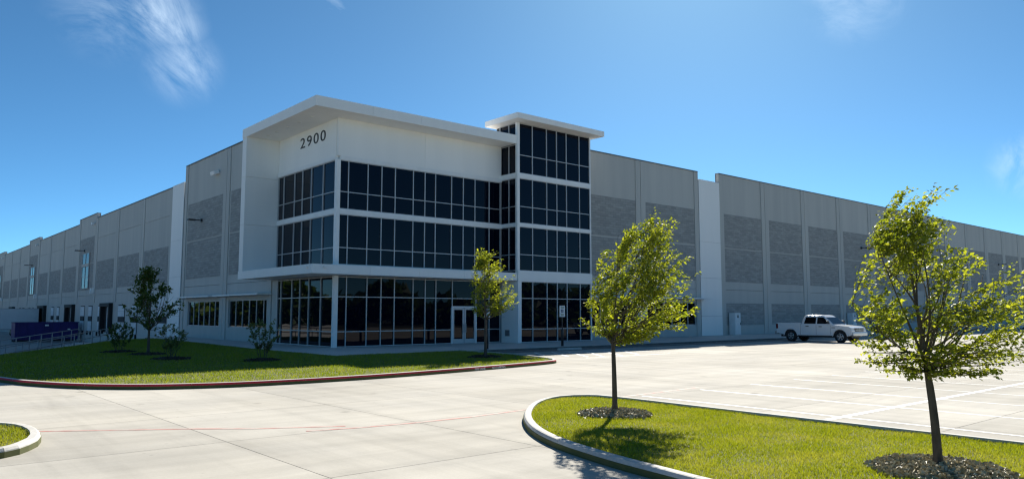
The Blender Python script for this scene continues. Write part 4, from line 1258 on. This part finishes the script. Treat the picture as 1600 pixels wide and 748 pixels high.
# roll-off container in the truck court
def rolloff():
    L_, wd, h = 6.8, 2.3, 2.35
    t = empty('rolloff_container', (-3.9, 68.5, -1.30), 'purple open-top waste container standing in the truck court', 'container', rz=R_(2))
    for (n_, x0, x1, y0, y1) in (('side_wall', -L_ / 2, L_ / 2, -wd / 2, -wd / 2 + .06), ('side_wall', -L_ / 2, L_ / 2, wd / 2 - .06, wd / 2), ('end_wall', -L_ / 2, -L_ / 2 + .06, -wd / 2 + .062, wd / 2 - .062), ('end_wall', L_ / 2 - .06, L_ / 2, -wd / 2 + .062, wd / 2 - .062)):
        bxc(n_, 'purple', t, x0, x1, y0, y1, .22, h - .1)
    bxc('floor', 'purple', t, -L_ / 2 + .07, L_ / 2 - .07, -wd / 2 + .07, wd / 2 - .07, .22, .30)
    for s_ in (-1, 1):
        bxc('top_rim', 'purple', t, -L_ / 2 - .04, L_ / 2 + .04, s_ * wd / 2 - .08, s_ * wd / 2 + .06, h - .1, h)
        bxc('skid', 'dark', t, -L_ / 2, L_ / 2, s_ * .5 - .08, s_ * .5 + .08, .0, .22)
        for k in range(2): bxc('top_rim', 'purple', t, (-1 if k else 1) * L_ / 2 - .05, (-1 if k else 1) * L_ / 2 + .05, -wd / 2 + .09, wd / 2 - .09, h - .098, h - .002)
    for k in range(8):
        xx = -L_ / 2 + .35 + k * (L_ - .7) / 7
        for s_ in (-1, 1): bxc('rib', 'purple', t, xx - .05, xx + .05, min(s_ * (wd / 2 + .002), s_ * (wd / 2 + .06)), max(s_ * (wd / 2 + .002), s_ * (wd / 2 + .06)), .24, h - .102)
    bxc('decal', 'sign', t, -.28, .12, -wd / 2 - .068, -wd / 2 - .063, h - .48, h - .30)
    bxc('decal', 'sign', t, 2.2, 2.5, -wd / 2 - .068, -wd / 2 - .063, h - .95, h - .82)
rolloff()
# box trailer backed to the dock
def trailer():
    t = empty('box_trailer', (-.55, 96.6, -1.40), 'white box trailer backed up to a dark dock shelter', 'trailer')
    L_ = 14.6; hw = 1.28
    bxc('body', 'trailer', t, -L_, 0, -hw, hw, 1.15, 4.20, .02)
    for k in range(24): bxc('side_post', 'trailer', t, -.35 - k * .61, -.32 - k * .61, -hw - .012, -hw - .001, 1.2, 4.12)
    bxc('bottom_rail', 'galv', t, -L_, 0, -hw - .02, -hw + .1, 1.05, 1.148); bxc('bottom_rail', 'galv', t, -L_, 0, hw - .1, hw + .02, 1.05, 1.148)
    bxc('top_rail', 'galv', t, -L_, 0, -hw - .02, -hw + .08, 4.202, 4.26)
    for xx in (-1.6, -2.9):
        for s_ in (-1, 1): wheel(t, xx, s_ * 1.0, .5, .5, s_)
    bxc('bogie', 'dark', t, -3.4, -1.1, -.75, .75, .45, 1.04)
    for s_ in (-1, 1): bxc('landing_leg', 'galv', t, -11.7, -11.55, s_ * .7 - .07, s_ * .7 + .07, .0, 1.1)
trailer()

# ================================================================== FAR SURROUNDINGS (seen in the glass)
rs = np.random.RandomState(77)
n = 36000
ang = rs.uniform(R_(98), R_(330), n)
rad = 210 + 25 * np.sin(ang * 9) + rs.uniform(0, 45, n)
top = 9 + 3 * np.sin(ang * 23) + 2 * np.sin(ang * 61)
z = -1.7 + rs.uniform(0, 1, n) ** .7 * top
c = np.column_stack([np.cos(ang) * rad, np.sin(ang) * rad, z])
d = rs.normal(size=(n, 3)); d /= np.linalg.norm(d, axis=1)[:, None]
e = rs.normal(size=(n, 3)); e -= (e * d).sum(1)[:, None] * d; e /= np.linalg.norm(e, axis=1)[:, None]
s = rs.uniform(.8, 2.2, n)[:, None]
V = np.empty((n * 3, 3)); V[0::3] = c - d * s; V[1::3] = c + d * s; V[2::3] = c + e * s * 1.6
tag(tri_mesh('distant_woods', V, np.arange(n * 3).reshape(n, 3), 'leaf_dark'), 'far belt of dark trees mirrored in the office glass', 'trees', kind='stuff')
